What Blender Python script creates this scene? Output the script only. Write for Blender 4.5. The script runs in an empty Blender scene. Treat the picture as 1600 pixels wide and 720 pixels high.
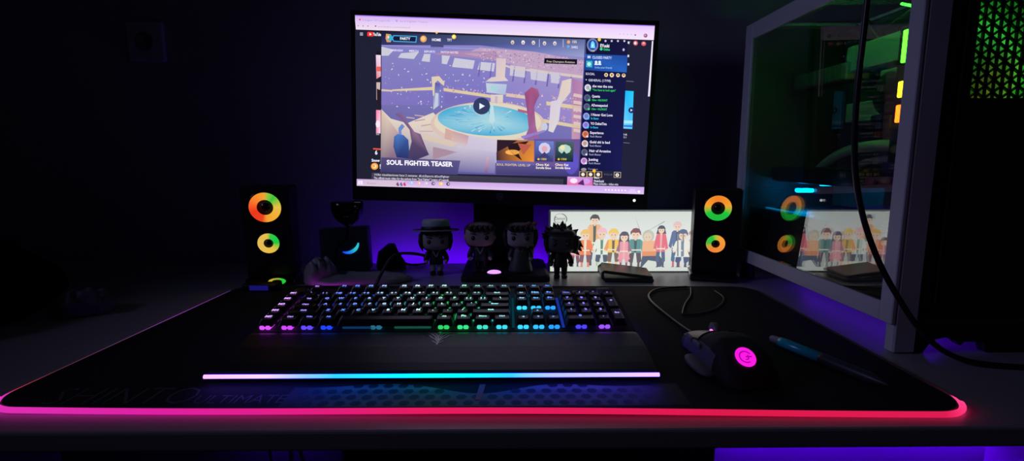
import bpy, bmesh, math, random
from mathutils import Vector, Matrix, Euler
PI = math.pi
random.seed(11)
SC = bpy.context.scene
COL = SC.collection

# ---------------------------------------------------------------- colour
def s2l(c):
    c = c / 255.0
    return c / 12.92 if c <= 0.04045 else ((c + 0.055) / 1.055) ** 2.4
def S(r, g, b, k=1.0):
    return (s2l(r) * k, s2l(g) * k, s2l(b) * k, 1.0)
def lerp(a, b, t):
    return tuple(a[i] + (b[i] - a[i]) * t for i in range(len(a)))
def ramp(stops, x):
    if x <= stops[0][0]: return stops[0][1]
    for (x0, c0), (x1, c1) in zip(stops, stops[1:]):
        if x <= x1: return lerp(c0, c1, (x - x0) / (x1 - x0))
    return stops[-1][1]

# ---------------------------------------------------------------- materials
def new_mat(name):
    m = bpy.data.materials.new(name); m.use_nodes = True
    nt = m.node_tree; nt.nodes.clear()
    out = nt.nodes.new('ShaderNodeOutputMaterial')
    return m, nt, out
def pbr(name, col, rough=0.5, metal=0.0, spec=0.5, coat=0.0, noise=0.0, nscale=40.0, bump=0.0, bscale=300.0, attr=False, trans=0.0):
    m, nt, out = new_mat(name)
    b = nt.nodes.new('ShaderNodeBsdfPrincipled')
    b.inputs['Roughness'].default_value = rough; b.inputs['Metallic'].default_value = metal
    b.inputs['Specular IOR Level'].default_value = spec; b.inputs['Coat Weight'].default_value = coat
    b.inputs['Base Color'].default_value = col
    src = None
    if attr:
        a = nt.nodes.new('ShaderNodeAttribute'); a.attribute_name = 'Col'
        nt.links.new(a.outputs['Color'], b.inputs['Base Color'])
    elif noise > 0:
        tc = nt.nodes.new('ShaderNodeTexCoord'); n = nt.nodes.new('ShaderNodeTexNoise')
        n.inputs['Scale'].default_value = nscale; n.inputs['Detail'].default_value = 5
        nt.links.new(tc.outputs['Object'], n.inputs['Vector'])
        r = nt.nodes.new('ShaderNodeValToRGB')
        r.color_ramp.elements[0].color = tuple(c * (1 - noise) for c in col[:3]) + (1,)
        r.color_ramp.elements[1].color = tuple(min(1, c * (1 + noise)) for c in col[:3]) + (1,)
        nt.links.new(n.outputs['Fac'], r.inputs['Fac']); nt.links.new(r.outputs['Color'], b.inputs['Base Color'])
    if bump > 0:
        tc = nt.nodes.new('ShaderNodeTexCoord'); n = nt.nodes.new('ShaderNodeTexNoise')
        n.inputs['Scale'].default_value = bscale; n.inputs['Detail'].default_value = 3
        nt.links.new(tc.outputs['Object'], n.inputs['Vector'])
        bp = nt.nodes.new('ShaderNodeBump'); bp.inputs['Strength'].default_value = bump; bp.inputs['Distance'].default_value = 0.002
        nt.links.new(n.outputs['Fac'], bp.inputs['Height']); nt.links.new(bp.outputs['Normal'], b.inputs['Normal'])
    if trans > 0:
        t = nt.nodes.new('ShaderNodeBsdfTranslucent'); t.inputs['Color'].default_value = col
        mx = nt.nodes.new('ShaderNodeMixShader'); mx.inputs['Fac'].default_value = trans
        nt.links.new(b.outputs['BSDF'], mx.inputs[1]); nt.links.new(t.outputs['BSDF'], mx.inputs[2])
        nt.links.new(mx.outputs['Shader'], out.inputs['Surface'])
    else:
        nt.links.new(b.outputs['BSDF'], out.inputs['Surface'])
    return m
def emit(name, col, k=1.0):
    m, nt, out = new_mat(name)
    e = nt.nodes.new('ShaderNodeEmission'); e.inputs['Color'].default_value = col; e.inputs['Strength'].default_value = k
    nt.links.new(e.outputs['Emission'], out.inputs['Surface'])
    return m
def emit_attr(name, k=1.0):
    m, nt, out = new_mat(name)
    a = nt.nodes.new('ShaderNodeAttribute'); a.attribute_name = 'Col'
    e = nt.nodes.new('ShaderNodeEmission'); e.inputs['Strength'].default_value = k
    nt.links.new(a.outputs['Color'], e.inputs['Color']); nt.links.new(e.outputs['Emission'], out.inputs['Surface'])
    return m
def pane_glass(name, tint, base=0.26):
    m, nt, out = new_mat(name)
    t = nt.nodes.new('ShaderNodeBsdfTransparent'); t.inputs['Color'].default_value = tint
    g = nt.nodes.new('ShaderNodeBsdfGlossy'); g.inputs['Roughness'].default_value = 0.0
    f = nt.nodes.new('ShaderNodeLayerWeight'); f.inputs['Blend'].default_value = 0.5
    pw = nt.nodes.new('ShaderNodeMath'); pw.operation = 'POWER'; pw.inputs[1].default_value = 4.0     # Schlick-like sheen, same on both faces
    ml = nt.nodes.new('ShaderNodeMath'); ml.operation = 'MULTIPLY_ADD'; ml.inputs[1].default_value = 0.8; ml.inputs[2].default_value = base
    nt.links.new(f.outputs['Facing'], pw.inputs[0]); nt.links.new(pw.outputs[0], ml.inputs[0])
    mx = nt.nodes.new('ShaderNodeMixShader')
    nt.links.new(ml.outputs[0], mx.inputs['Fac']); nt.links.new(t.outputs['BSDF'], mx.inputs[1]); nt.links.new(g.outputs['BSDF'], mx.inputs[2])
    nt.links.new(mx.outputs['Shader'], out.inputs['Surface'])
    return m

def narrowed_screen(name, k):  # screen light cut off sideways to keep its reflection off the case glass
    """screen glow, narrowed on purpose to dim its reflection in the glass: full brightness within about 19 degrees to either side, fading beyond"""
    m, nt, out = new_mat(name); L = nt.links
    a = nt.nodes.new('ShaderNodeAttribute'); a.attribute_name = 'Col'
    g = nt.nodes.new('ShaderNodeNewGeometry'); sp = nt.nodes.new('ShaderNodeSeparateXYZ'); L.new(g.outputs['Incoming'], sp.inputs[0])
    d = nt.nodes.new('ShaderNodeMath'); d.operation = 'DIVIDE'; L.new(sp.outputs['X'], d.inputs[0]); L.new(sp.outputs['Y'], d.inputs[1])
    ab = nt.nodes.new('ShaderNodeMath'); ab.operation = 'ABSOLUTE'; L.new(d.outputs[0], ab.inputs[0])
    mr = nt.nodes.new('ShaderNodeMapRange'); mr.interpolation_type = 'SMOOTHSTEP'
    mr.inputs['From Min'].default_value = 0.34; mr.inputs['From Max'].default_value = 0.54; mr.inputs['To Min'].default_value = k; mr.inputs['To Max'].default_value = k * 0.04
    L.new(ab.outputs[0], mr.inputs['Value'])
    e = nt.nodes.new('ShaderNodeEmission'); L.new(a.outputs['Color'], e.inputs['Color']); L.new(mr.outputs['Result'], e.inputs['Strength']); L.new(e.outputs['Emission'], out.inputs['Surface'])
    return m

# ---------------------------------------------------------------- mesh builder
WHITE = (1, 1, 1, 1)
class MB:
    def __init__(self):
        self.v = []; self.f = []; self.mi = []; self.c = []; self.sm = []
    def add(self, vs, fs, mat=0, col=WHITE, smooth=False, M=None):
        o = len(self.v)
        for p in vs:
            p = Vector(p)
            self.v.append(tuple(M @ p) if M is not None else tuple(p))
        for f in fs:
            self.f.append([i + o for i in f]); self.mi.append(mat); self.sm.append(smooth)
            self.c.append([col] * len(f))
        return self
    def poly(self, pts, col=WHITE, mat=0, cols=None):
        o = len(self.v)
        self.v += [tuple(p) for p in pts]
        self.f.append(list(range(o, o + len(pts)))); self.mi.append(mat); self.sm.append(False)
        self.c.append(list(cols) if cols else [col] * len(pts))
        return self
    def box(self, c, s, mat=0, col=WHITE, M=None):
        x, y, z = s[0] / 2, s[1] / 2, s[2] / 2
        vs = [(c[0] + i * x, c[1] + j * y, c[2] + k * z) for i in (-1, 1) for j in (-1, 1) for k in (-1, 1)]
        fs = [(0, 1, 3, 2), (4, 6, 7, 5), (0, 4, 5, 1), (2, 3, 7, 6), (0, 2, 6, 4), (1, 5, 7, 3)]
        return self.add(vs, fs, mat, col, False, M)
    def bbox(self, c, s, r=0.002, seg=2, mat=0, col=WHITE, M=None, smooth=False):
        bm = bmesh.new(); bmesh.ops.create_cube(bm, size=1.0)
        for v in bm.verts: v.co = Vector((v.co.x * s[0], v.co.y * s[1], v.co.z * s[2])) + Vector(c)
        r = min(r, min(s) * 0.49)
        bmesh.ops.bevel(bm, geom=list(bm.edges), offset=r, segments=seg, profile=0.5, affect='EDGES')
        self.from_bm(bm, mat, col, smooth, M); bm.free(); return self
    def from_bm(self, bm, mat=0, col=WHITE, smooth=False, M=None):
        bm.verts.index_update()
        self.add([v.co.copy() for v in bm.verts], [[v.index for v in f.verts] for f in bm.faces], mat, col, smooth, M)
    def loft(self, rings, cap=True, mat=0, col=WHITE, smooth=False, M=None, closed=True):
        n = len(rings[0]); vs = [p for r in rings for p in r]; fs = []
        for i in range(len(rings) - 1):
            for j in range(n if closed else n - 1):
                a = i * n + j; b = i * n + (j + 1) % n
                fs.append((a, b, b + n, a + n))
        if cap:
            fs.append(tuple(range(n - 1, -1, -1))); fs.append(tuple((len(rings) - 1) * n + j for j in range(n)))
        return self.add(vs, fs, mat, col, smooth, M)
    def lathe(self, prof, n=28, c=(0, 0, 0), mat=0, col=WHITE, smooth=True, M=None, cap=True):
        rings = [[(c[0] + r * math.cos(2 * PI * j / n), c[1] + r * math.sin(2 * PI * j / n), c[2] + z) for j in range(n)] for r, z in prof]
        return self.loft(rings, cap, mat, col, smooth, M)
    def tube(self, pts, r, n=8, mat=0, col=WHITE, smooth=True, M=None, cap=True, cols=None):
        P = [Vector(p) for p in pts]; R = r if isinstance(r, (list, tuple)) else [r] * len(P)
        up = Vector((0, 0, 1)); t0 = (P[1] - P[0]).normalized()
        if abs(t0.dot(up)) > 0.95: up = Vector((0, 1, 0))
        u = (up - t0 * up.dot(t0)).normalized(); rings = []
        for i, p in enumerate(P):
            t = (P[min(i + 1, len(P) - 1)] - P[max(i - 1, 0)]).normalized()
            u = (u - t * u.dot(t)).normalized(); w = t.cross(u)
            rings.append([tuple(p + (u * math.cos(2 * PI * j / n) + w * math.sin(2 * PI * j / n)) * R[i]) for j in range(n)])
        k0 = len(self.f)
        self.loft(rings, cap, mat, col, smooth, M)
        if cols:
            for q in range(len(P) - 1):
                for j in range(n):
                    self.c[k0 + q * n + j] = [cols[q], cols[q], cols[q + 1], cols[q + 1]]
        return self
    def ball(self, c, s, n=20, m=12, e=1.0, mat=0, col=WHITE, M=None, warp=None):
        def pw(v): return math.copysign(abs(v) ** e, v)
        rings = []
        for i in range(1, m):
            a = -PI / 2 + PI * i / m; ring = []
            for j in range(n):
                b = 2 * PI * j / n
                p = Vector((pw(math.cos(a)) * pw(math.cos(b)) * s[0], pw(math.cos(a)) * pw(math.sin(b)) * s[1], pw(math.sin(a)) * s[2]))
                if warp: p = warp(p)
                ring.append(tuple(p + Vector(c)))
            rings.append(ring)
        vs = [p for r in rings for p in r]; fs = []
        for i in range(m - 2):
            for j in range(n):
                a = i * n + j; b = i * n + (j + 1) % n; fs.append((a, b, b + n, a + n))
        pb = Vector((0, 0, -s[2])); pt = Vector((0, 0, s[2]))
        if warp: pb = warp(pb); pt = warp(pt)
        vs += [tuple(pb + Vector(c)), tuple(pt + Vector(c))]; k = len(vs)
        for j in range(n):
            fs.append(((j + 1) % n, j, k - 2)); fs.append(((m - 2) * n + j, (m - 2) * n + (j + 1) % n, k - 1))
        return self.add(vs, fs, mat, col, True, M)
    def ring_disc(self, c, r0, r1, ax, ay, n=48, mat=0, colf=None, col=WHITE):
        c = Vector(c); ax = Vector(ax); ay = Vector(ay)
        for j in range(n):
            a = 2 * PI * j / n; b = 2 * PI * (j + 1) / n
            P = [c + (ax * math.cos(t) + ay * math.sin(t)) * r for r, t in ((r0, a), (r1, a), (r1, b), (r0, b))]
            cs = [colf(t) for t in (a, a, b, b)] if colf else None
            if r0 <= 1e-6: P = P[1:3] + [c]; cs = [colf(a), colf(b), colf(a)] if colf else None
            self.poly(P, col, mat, cs)
        return self
    def build(self, name, mats, parent=None, loc=(0, 0, 0), rot=(0, 0, 0)):
        me = bpy.data.meshes.new(name)
        me.from_pydata(self.v, [], self.f)
        if not isinstance(mats, (list, tuple)): mats = [mats]
        for m in mats: me.materials.append(m)
        ca = me.color_attributes.new('Col', 'FLOAT_COLOR', 'CORNER')
        flat = []
        for cs in self.c:
            for q in cs: flat += [q[0], q[1], q[2], 1.0]
        ca.data.foreach_set('color', flat)
        me.polygons.foreach_set('material_index', self.mi)
        me.polygons.foreach_set('use_smooth', self.sm)
        me.update()
        o = bpy.data.objects.new(name, me); COL.objects.link(o)
        o.location = loc; o.rotation_euler = rot
        if parent: o.parent = parent
        return o

def thing(name, label, cat, loc=(0, 0, 0), rot=(0, 0, 0), group=None):
    o = bpy.data.objects.new(name, None); COL.objects.link(o)
    o.empty_display_size = 0.02; o.location = loc; o.rotation_euler = rot
    o['label'] = label; o['category'] = cat
    if group: o['group'] = group
    return o
def tag(o, label, cat, group=None, kind=None):
    o['label'] = label; o['category'] = cat
    if group: o['group'] = group
    if kind: o['kind'] = kind
    return o
def struct(o):
    o['kind'] = 'structure'; return o

# ---------------------------------------------------------------- lettering
_cu = bpy.data.curves.new('lettering', 'FONT'); _to = bpy.data.objects.new('lettering', _cu); COL.objects.link(_to)
_cu.resolution_u = 2
_tc = {}
def glyphs(s, bold=0.0):
    k = (s, bold)
    if k not in _tc:
        _cu.body = s; _cu.offset = bold; _cu.size = 1.0
        dg = bpy.context.evaluated_depsgraph_get(); dg.update()
        me = bpy.data.meshes.new_from_object(_to.evaluated_get(dg))
        vs = [(v.co.x, v.co.y) for v in me.vertices]; fs = [list(p.vertices) for p in me.polygons]
        bpy.data.meshes.remove(me)
        w = (max(v[0] for v in vs) if vs else 0.1)
        _tc[k] = (vs, fs, w)
    return _tc[k]
def put_text(mb, s, fn, x, y, w=None, h=1.0, col=WHITE, mat=0, bold=0.0, align='l', slant=0.0):
    """fn maps (x, y) in drawing units to a 3-D point; h = cap height (built-in capitals are 0.69 units tall)."""
    vs, fs, tw = glyphs(s, bold)
    sy = h / 0.69; sx = (w / tw) if w else sy
    x0 = x - (tw * sx / 2 if align == 'c' else 0)
    mb.add([fn(x0 + vx * sx + slant * vy * sy, y + vy * sy) for vx, vy in vs], fs, mat, col)
# ================================================================ materials
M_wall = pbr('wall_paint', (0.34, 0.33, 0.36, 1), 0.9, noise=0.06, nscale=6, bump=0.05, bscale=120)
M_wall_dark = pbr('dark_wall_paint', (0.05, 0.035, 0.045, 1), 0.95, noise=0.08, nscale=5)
M_floor = pbr('floor_boards', (0.06, 0.045, 0.04, 1), 0.6, noise=0.3, nscale=9)
M_desk = pbr('white_laminate', (0.42, 0.40, 0.41, 1), 0.38, noise=0.05, nscale=14, bump=0.04, bscale=200)
M_black = pbr('black_plastic', (0.010, 0.010, 0.012, 1), 0.45, noise=0.2, nscale=60)
M_blackm = pbr('matt_black_plastic', (0.008, 0.008, 0.010, 1), 0.75, noise=0.25, nscale=80, bump=0.06, bscale=900)
M_gloss = pbr('glossy_black', (0.006, 0.006, 0.008, 1), 0.12, noise=0.1, nscale=20)
M_cloth = pbr('mat_cloth', (0.012, 0.012, 0.0145, 1), 0.85, spec=0.25, noise=0.25, nscale=160, bump=0.12, bscale=1500)
M_rest = pbr('soft_leatherette', (0.026, 0.026, 0.029, 1), 0.42, noise=0.2, nscale=90, bump=0.1, bscale=1400)
M_grey = pbr('grey_plastic', (0.16, 0.16, 0.17, 1), 0.5, noise=0.1, nscale=30)
M_cap = pbr('keycap_plastic', (0.016, 0.016, 0.018, 1), 0.36, noise=0.15, nscale=120)
M_white_metal = pbr('white_painted_steel', (0.62, 0.62, 0.66, 1), 0.45, noise=0.04, nscale=25)
M_glow = emit_attr('led_glow', 1.0)
M_print = pbr('printed_ink', (1, 1, 1, 1), 0.7, attr=True)
M_paint = pbr('vinyl_paint', (1, 1, 1, 1), 0.5, attr=True)

# ================================================================ camera
cam = bpy.data.cameras.new('camera'); cam_o = bpy.data.objects.new('camera', cam); COL.objects.link(cam_o)
cam.lens = 18.0; cam.sensor_width = 36.0; cam.sensor_fit = 'HORIZONTAL'; cam.clip_start = 0.01
cam_o.location = (0, 0, 0.235)
cam_o.rotation_euler = (math.radians(90 - 7.97), 0, math.radians(-0.64))
SC.camera = cam_o
SC.view_settings.view_transform = 'Standard'; SC.view_settings.look = 'None'
SC.view_settings.gamma = 1.0; SC.view_settings.exposure = 0.0; SC.view_settings.use_curve_mapping = False
SC.cycles.use_denoising = True
SC.cycles.max_bounces = 8; SC.cycles.transparent_max_bounces = 12
SC.cycles.sample_clamp_indirect = 4.0

w = bpy.data.worlds.new('night'); SC.world = w; w.use_nodes = True
bg = w.node_tree.nodes['Background']; bg.inputs['Color'].default_value = (0.55, 0.5, 1.0, 1); bg.inputs['Strength'].default_value = 0.006

# ================================================================ room
WY = 1.20; FZ = -0.74
struct(MB().box((-0.2, WY + 0.03, 0.46), (3.4, 0.06, 2.4)).build('wall_back', M_wall))
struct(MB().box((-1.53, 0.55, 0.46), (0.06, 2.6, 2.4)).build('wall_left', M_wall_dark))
struct(MB().box((-0.03, 0.45, FZ - 0.03), (3.1, 1.6, 0.06)).build('floor', M_floor))

pl = thing('wall_socket', 'pale square socket plate on the dark wall, left of the monitor', 'wall socket', (-0.80, WY, 0.492))
MB().bbox((0, -0.005, 0), (0.082, 0.010, 0.086), 0.004, 2).build('plate', pbr('socket_plastic', (0.55, 0.5, 0.55, 1), 0.5), pl)
f = MB()
f.lathe([(0.020, 0.0), (0.020, 0.003), (0.017, 0.003), (0.016, 0.001)], 28, M=Matrix.Translation((0, -0.010, 0)) @ Matrix.Rotation(PI / 2, 4, 'X'))
f.build('socket_face', M_grey, pl)

# ================================================================ desk
desk = thing('desk', 'wide white laminate desk carrying everything', 'desk', (0, 0, 0))
f = MB().bbox((0.05, 0.7815, -0.0095), (2.3, 0.725, 0.019), 0.0025, 2)
f.build('desktop', M_desk, desk)
for x in (-1.05, 1.15):
    MB().bbox((x, 0.80, -0.3795), (0.03, 0.64, 0.719), 0.002, 1).build('side_panel', M_desk, desk)
MB().bbox((0.055, 1.122, -0.37), (0.87, 0.016, 0.69), 0.002, 1).build('back_panel', pbr('dark_board', (0.02, 0.02, 0.025, 1), 0.8, noise=0.1), desk)

strip = thing('led_strip', 'violet LED strip running along the rear edge of the desk', 'LED strip', (0, 1.1485, -0.012))
MB().box((-0.10, 0, 0), (0.44, 0.005, 0.012)).build('tape', M_grey, strip)
VIO = (0.115, 0.0, 1.0, 1)
f = MB()
for k in range(24):
    x = -0.31 + k * 0.018
    f.box((x, 0.0035, 0.001), (0.009, 0.003, 0.006), col=VIO)
f.build('diodes', emit_attr('violet_led', 60.0), strip)

under = thing('led_strip', 'violet LED strip on the wall below the right half of the desk', 'LED strip', (0.90, WY, -0.40))
MB().box((0, -0.0175, 0), (0.80, 0.034, 0.008)).build('tape', M_grey, under)
MB().box((0, -0.028, -0.0057), (0.78, 0.008, 0.003), col=VIO).build('diodes', emit_attr('violet_led_bright', 90.0), under)

low = thing('led_strip', 'short added violet light strip on the wall below the left half of the desk', 'LED strip', (-0.55, WY, -0.40))  # strip added only to light the hanging cables violet
MB().box((0, -0.0175, 0), (0.22, 0.034, 0.008)).build('tape', M_grey, low)
MB().box((0, -0.028, -0.0057), (0.20, 0.008, 0.003), col=VIO).build('diodes', emit_attr('cable_fill_glow', 6.0), low)
# tangle of cables hanging behind the back edge, lit violet
for k, (x, sw, lab) in enumerate(((-0.535, 0.03, 'thin violet-lit cable loop hanging below the left half of the desk, left one'),
                                  (-0.43, 0.06, 'wider violet-lit cable loop hanging below the left half of the desk'))):
    f = MB(); pts = []
    for i in range(25):
        t = i / 24
        pts.append((x + sw * math.sin(t * PI * 2) * (0.4 + t), 1.150 + 0.01 * math.cos(t * 7), -0.033 - 0.52 * math.sin(t * PI) ** 0.8))
    f.tube(pts, 0.006, 8)
    tag(f.build('hanging_cable', pbr('cable_sheath%d' % k, (0.3, 0.28, 0.35, 1), 0.5)), lab, 'cable', 'cables hanging under the desk')

# ================================================================ desk mat
matt = thing('desk_mat', 'huge black gaming desk mat with pink glowing edge', 'desk mat', (-0.025, 0.680, 0), (0, 0, math.radians(-1.1)))
HW, HD, CR = 0.465, 0.233, 0.036
def rrect(hw, hd, r, n=10):
    P = []
    for cx, cy, a0 in ((hw - r, hd - r, 0), (-hw + r, hd - r, PI / 2), (-hw + r, -hd + r, PI), (hw - r, -hd + r, 3 * PI / 2)):
        for k in range(n + 1):
            a = a0 + PI / 2 * k / n; P.append((cx + r * math.cos(a), cy + r * math.sin(a)))
    return P
f = MB()
f.loft([[(x, y, z) for x, y in rrect(HW - d, HD - d, CR)] for d, z in ((0.0005, 0.0005), (0, 0.001), (0, 0.0038), (0.0008, 0.0045))])
f.build('cloth_pad', M_cloth, matt)
def dense(P, step=0.012):
    Q = []
    for a, b in zip(P, P[1:] + P[:1]):
        L = math.hypot(b[0] - a[0], b[1] - a[1]); n = max(1, int(L / step))
        for k in range(n): Q.append((a[0] + (b[0] - a[0]) * k / n, a[1] + (b[1] - a[1]) * k / n))
    return Q
def pipe_col(x, y):
    if y < -HD + 0.03:
        return ramp([(-0.47, S(205, 45, 170, 1.2)), (-0.30, S(205, 30, 150, 1.2)), (-0.05, S(222, 26, 92, 1.1)), (0.25, S(214, 24, 72, 1.1)), (0.43, S(215, 26, 80, 1.1)), (0.47, S(255, 60, 130, 1.4))], x)
    if y > HD - 0.03: return ramp([(-0.36, (0.01, 0, 0.02, 1)), (-0.345, S(200, 60, 225, 2.2)), (-0.26, S(180, 50, 205, 2.0)), (-0.20, (0.004, 0, 0.008, 1)), (0.3, (0.001, 0, 0.002, 1))], x)
    if x < 0: return ramp([(-0.22, S(235, 70, 110, .9)), (-0.15, S(120, 60, 75, .6)), (-0.04, S(130, 75, 130, .7)), (0.06, S(160, 70, 190, 1)), (0.2, S(120, 70, 170, .6))], y)
    return ramp([(-0.235, S(255, 60, 130, 1.2)), (-0.20, S(120, 30, 60, 0.3)), (-0.16, (0.006, 0.002, 0.003, 1))], y)
ring = dense(rrect(HW + 0.0028, HD + 0.0028, CR + 0.0028))
ring3 = [(x, y, (0.0045 + 0.0011 * math.sin(x * 9 + 1)) if y < -HD + 0.02 else 0.0024) for x, y in ring]
f = MB(); f.tube(ring3 + ring3[:1], [0.0028 if y < -HD + 0.02 else 0.0018 for x, y in ring + ring[:1]], 10, cols=[pipe_col(x, y) for x, y in ring + ring[:1]])
f.build('light_tube', M_glow, matt)
ring = dense(rrect(HW - 0.001, HD - 0.001, CR), 0.02)
f = MB(); f.tube([(x, y, 0.0047) for x, y in ring + ring[:1]], 0.0007, 6)
f.build('stitched_border', pbr('stitch_thread', (0.06, 0.06, 0.065, 1), 0.7), matt)
# print on the pad
TH = math.radians(-1.1)
def mat_local(X, Y, z=0.0047):
    dx, dy = X + 0.025, Y - 0.680
    return (dx * math.cos(TH) + dy * math.sin(TH), -dx * math.sin(TH) + dy * math.cos(TH), z)
f = MB(); INK = (0.075, 0.08, 0.10, 1)
def blade(x0, y0, x1, y1, w0, w1):
    d = Vector((x1 - x0, y1 - y0)); n = Vector((-d.y, d.x)).normalized()
    f.poly([mat_local(x0 + n.x * w0, y0 + n.y * w0), mat_local(x0 - n.x * w0, y0 - n.y * w0), mat_local(x1 - n.x * w1, y1 - n.y * w1), mat_local(x1 + n.x * w1, y1 + n.y * w1)], INK)
put_text(f, 'SHINTO', lambda x, y: mat_local(x, y), -0.446, 0.462, w=0.142, h=0.036, col=INK, bold=-0.018)
put_text(f, 'ULTIMATE', lambda x, y: mat_local(x, y), -0.302, 0.463, w=0.088, h=0.017, col=INK, bold=-0.008)
f.build('lettering_print', M_print, matt)
f = MB(); B1 = (0.14, 0.15, 0.155, 1); B0 = (0.008, 0.008, 0.010, 1)
# honeycomb print: a paler net with a wavy upper edge and dark cells
def top_edge(x): return 0.500 + 0.004 * math.sin(x * 40) - (0.016 * math.exp(-((x + 0.02) / 0.05) ** 2))
N = 60; xs = [-0.215 + 0.39 * k / N for k in range(N + 1)]
for a, b in zip(xs, xs[1:]):
    fa, fb = [lerp((0.0085, 0.0085, 0.0105, 1), B1, max(0, min(1, (q + 0.205) / 0.05, (0.150 - q) / 0.06))) for q in (a, b)]
    f.poly([mat_local(a, 0.4545, .00462), mat_local(b, 0.4545, .00462), mat_local(b, top_edge(b), .00462), mat_local(a, top_edge(a), .00462)], cols=[fa, fb, fb, fa])
for r in range(4):
    for c in range(26):
        X = -0.205 + c * 0.0153 + (0.0076 if r % 2 else 0); Y = 0.461 + r * 0.0125
        if X > 0.168 or Y + 0.005 > top_edge(X) + 0.004: continue
        f.poly([mat_local(X + 0.0056 * math.cos(PI / 3 * q), Y + 0.0052 * math.sin(PI / 3 * q), .0048) for q in range(6)], B0)
f.build('honeycomb_print', M_print, matt)
f = MB(); f.poly([mat_local(-0.0305, 0.4665, .005), mat_local(-0.0245, 0.4665, .005), mat_local(-0.0215, 0.501, .005), mat_local(-0.0275, 0.501, .005)], (0.42, 0.09, 0.10, 1))
f.build('red_stripe_print', M_print, matt)
f = MB().bbox(mat_local(-0.434, 0.893, 0.0108), (0.062, 0.026, 0.012), 0.003, 2)
ctl = f.build('light_controller', M_black, matt)
x, y, z = mat_local(-0.434, 0.8795, 0.0108)
f = MB(); f.bbox((x, y, z), (0.033, 0.0016, 0.0085), 0.0006, 1, col=S(20, 18, 105, 1)); f.build('button', M_glow, ctl)

# ================================================================ keyboard
kb = thing('keyboard', 'full-size black mechanical keyboard with rainbow backlit keys and palm rest', 'keyboard', (-0.0755, 0.600, 0.0055))
U = 0.01905; KX0 = -0.2795 + 0.0755                       # left edge of the main block in keyboard space
SL = 0.130; DZ0 = 0.0265 - 0.0047
TILT = math.atan(SL)
MK = Matrix.Translation((0, 0, DZ0)) @ Matrix.Rotation(TILT, 4, 'X')   # deck space: x right, y up the deck, z out of it
prof = [(0.0, 0.004), (0.0, DZ0 - 0.002), (0.002, DZ0), (0.128, DZ0 + 0.128 * SL), (0.137, DZ0 + 0.137 * SL), (0.139, DZ0 + 0.131 * SL), (0.137, 0.022), (0.132, 0.003), (0.006, 0.0)]
f = MB()
f.loft([[(x, y + dy * (1 if y < 0.07 else -1), z) for y, z in prof] for x, dy in ((-0.2335, 0.0015), (-0.2325, 0), (0.2325, 0), (0.2335, 0.0015))])
f.build('case', M_blackm, kb)
LEG = [(-2, S(225, 150, 255)), (0.5, S(190, 150, 255)), (2, S(120, 130, 255)), (4, S(90, 140, 255)), (6, S(170, 210, 255)), (8, S(200, 235, 245)), (11, S(150, 235, 200)),
       (13, S(150, 245, 220)), (15, S(170, 220, 250)), (16.5, S(110, 200, 255)), (18, S(80, 130, 255)), (20, S(130, 125, 255)), (22.5, S(190, 150, 255))]
LEAK = [(-2, S(230, 90, 255)), (0.6, S(205, 70, 255)), (1.7, S(110, 70, 255)), (2.6, S(40, 60, 255)), (4, S(20, 70, 230)), (6, S(50, 130, 170)), (8, S(60, 160, 170)), (9.5, S(40, 160, 90)),
        (11.2, S(50, 225, 110)), (12.5, S(60, 225, 150)), (13.6, S(70, 220, 225)), (15.5, S(60, 210, 255)), (17.5, S(40, 170, 255)), (18.3, S(40, 90, 255)), (19.5, S(80, 70, 255)), (21, S(150, 80, 255)), (22.5, S(225, 90, 255))]
def hue(u, tab, k):
    c = ramp(tab, u); return (c[0] * k, c[1] * k, c[2] * k, 1)
def rr8(cx, cy, hx, hy, r, z):
    P = []
    for sx, sy, a0 in ((1, 1, 0), (-1, 1, 1), (-1, -1, 2), (1, -1, 3)):
        for q in (0, 1, 2):
            a = (a0 + q / 2) * PI / 2; P.append((cx + sx * (hx - r) + r * math.cos(a), cy + sy * (hy - r) + r * math.sin(a), z))
    return P
def key(name, u, v, wu=1.0, hu=1.0, leg='', tall=0.0, lk=1.0):
    """one keycap; u, v = centre in key units (v up the deck from its front edge)"""
    cx = KX0 + u * U; cy = 0.0045 + v * U
    hx = wu * U / 2 - 0.0006; hy = hu * U / 2 - 0.0006
    f = MB(); b = 0.0042; h = 0.0125 + tall
    rings = [rr8(cx, cy, hx, hy, 0.0012, b), rr8(cx, cy, hx - 0.0004, hy - 0.0003, 0.0014, b + 0.001), rr8(cx, cy + 0.0007, hx - 0.0024, hy - 0.0026, 0.002, h - 0.0009),
             rr8(cx, cy + 0.0007, hx - 0.0030, hy - 0.0031, 0.002, h), rr8(cx, cy + 0.0007, hx - 0.0046, hy - 0.0045, 0.0016, h - 0.0005)]
    f.loft(rings, True, 0, smooth=False, M=MK)
    if leg:
        col = hue(u, LEG, 1.7 * lk); zt = h - 0.0003
        if leg in ('^', '<', '>', 'v'):
            d = {'^': (0, 1), 'v': (0, -1), '<': (-1, 0), '>': (1, 0)}[leg]; q = 0.0016
            pts = [(cx + d[0] * q, cy + 0.001 + d[1] * q), (cx - d[1] * q - d[0] * q, cy + 0.001 + d[0] * q - d[1] * q), (cx + d[1] * q - d[0] * q, cy + 0.001 - d[0] * q - d[1] * q)]
            f.poly([MK @ Vector((x, y, zt + 0.0004)) for x, y in pts], col, 1)
        else:
            hh = 0.0046 if len(leg) <= 2 else (0.0038 if '|' in leg else 0.0030)
            for i, part in enumerate(leg.split('|')):
                n = len(leg.split('|'))
                put_text(f, part, lambda x, y: MK @ Vector((x, y, zt + 0.0004)), cx + (0 if n == 1 else (-0.0024 + 0.005 * i)), cy + (0.0016 if n == 1 else 0.0014), h=hh, col=col, mat=1, bold=0.035, align='c')
    return f.build(name, [M_cap, M_glow], kb)
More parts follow.
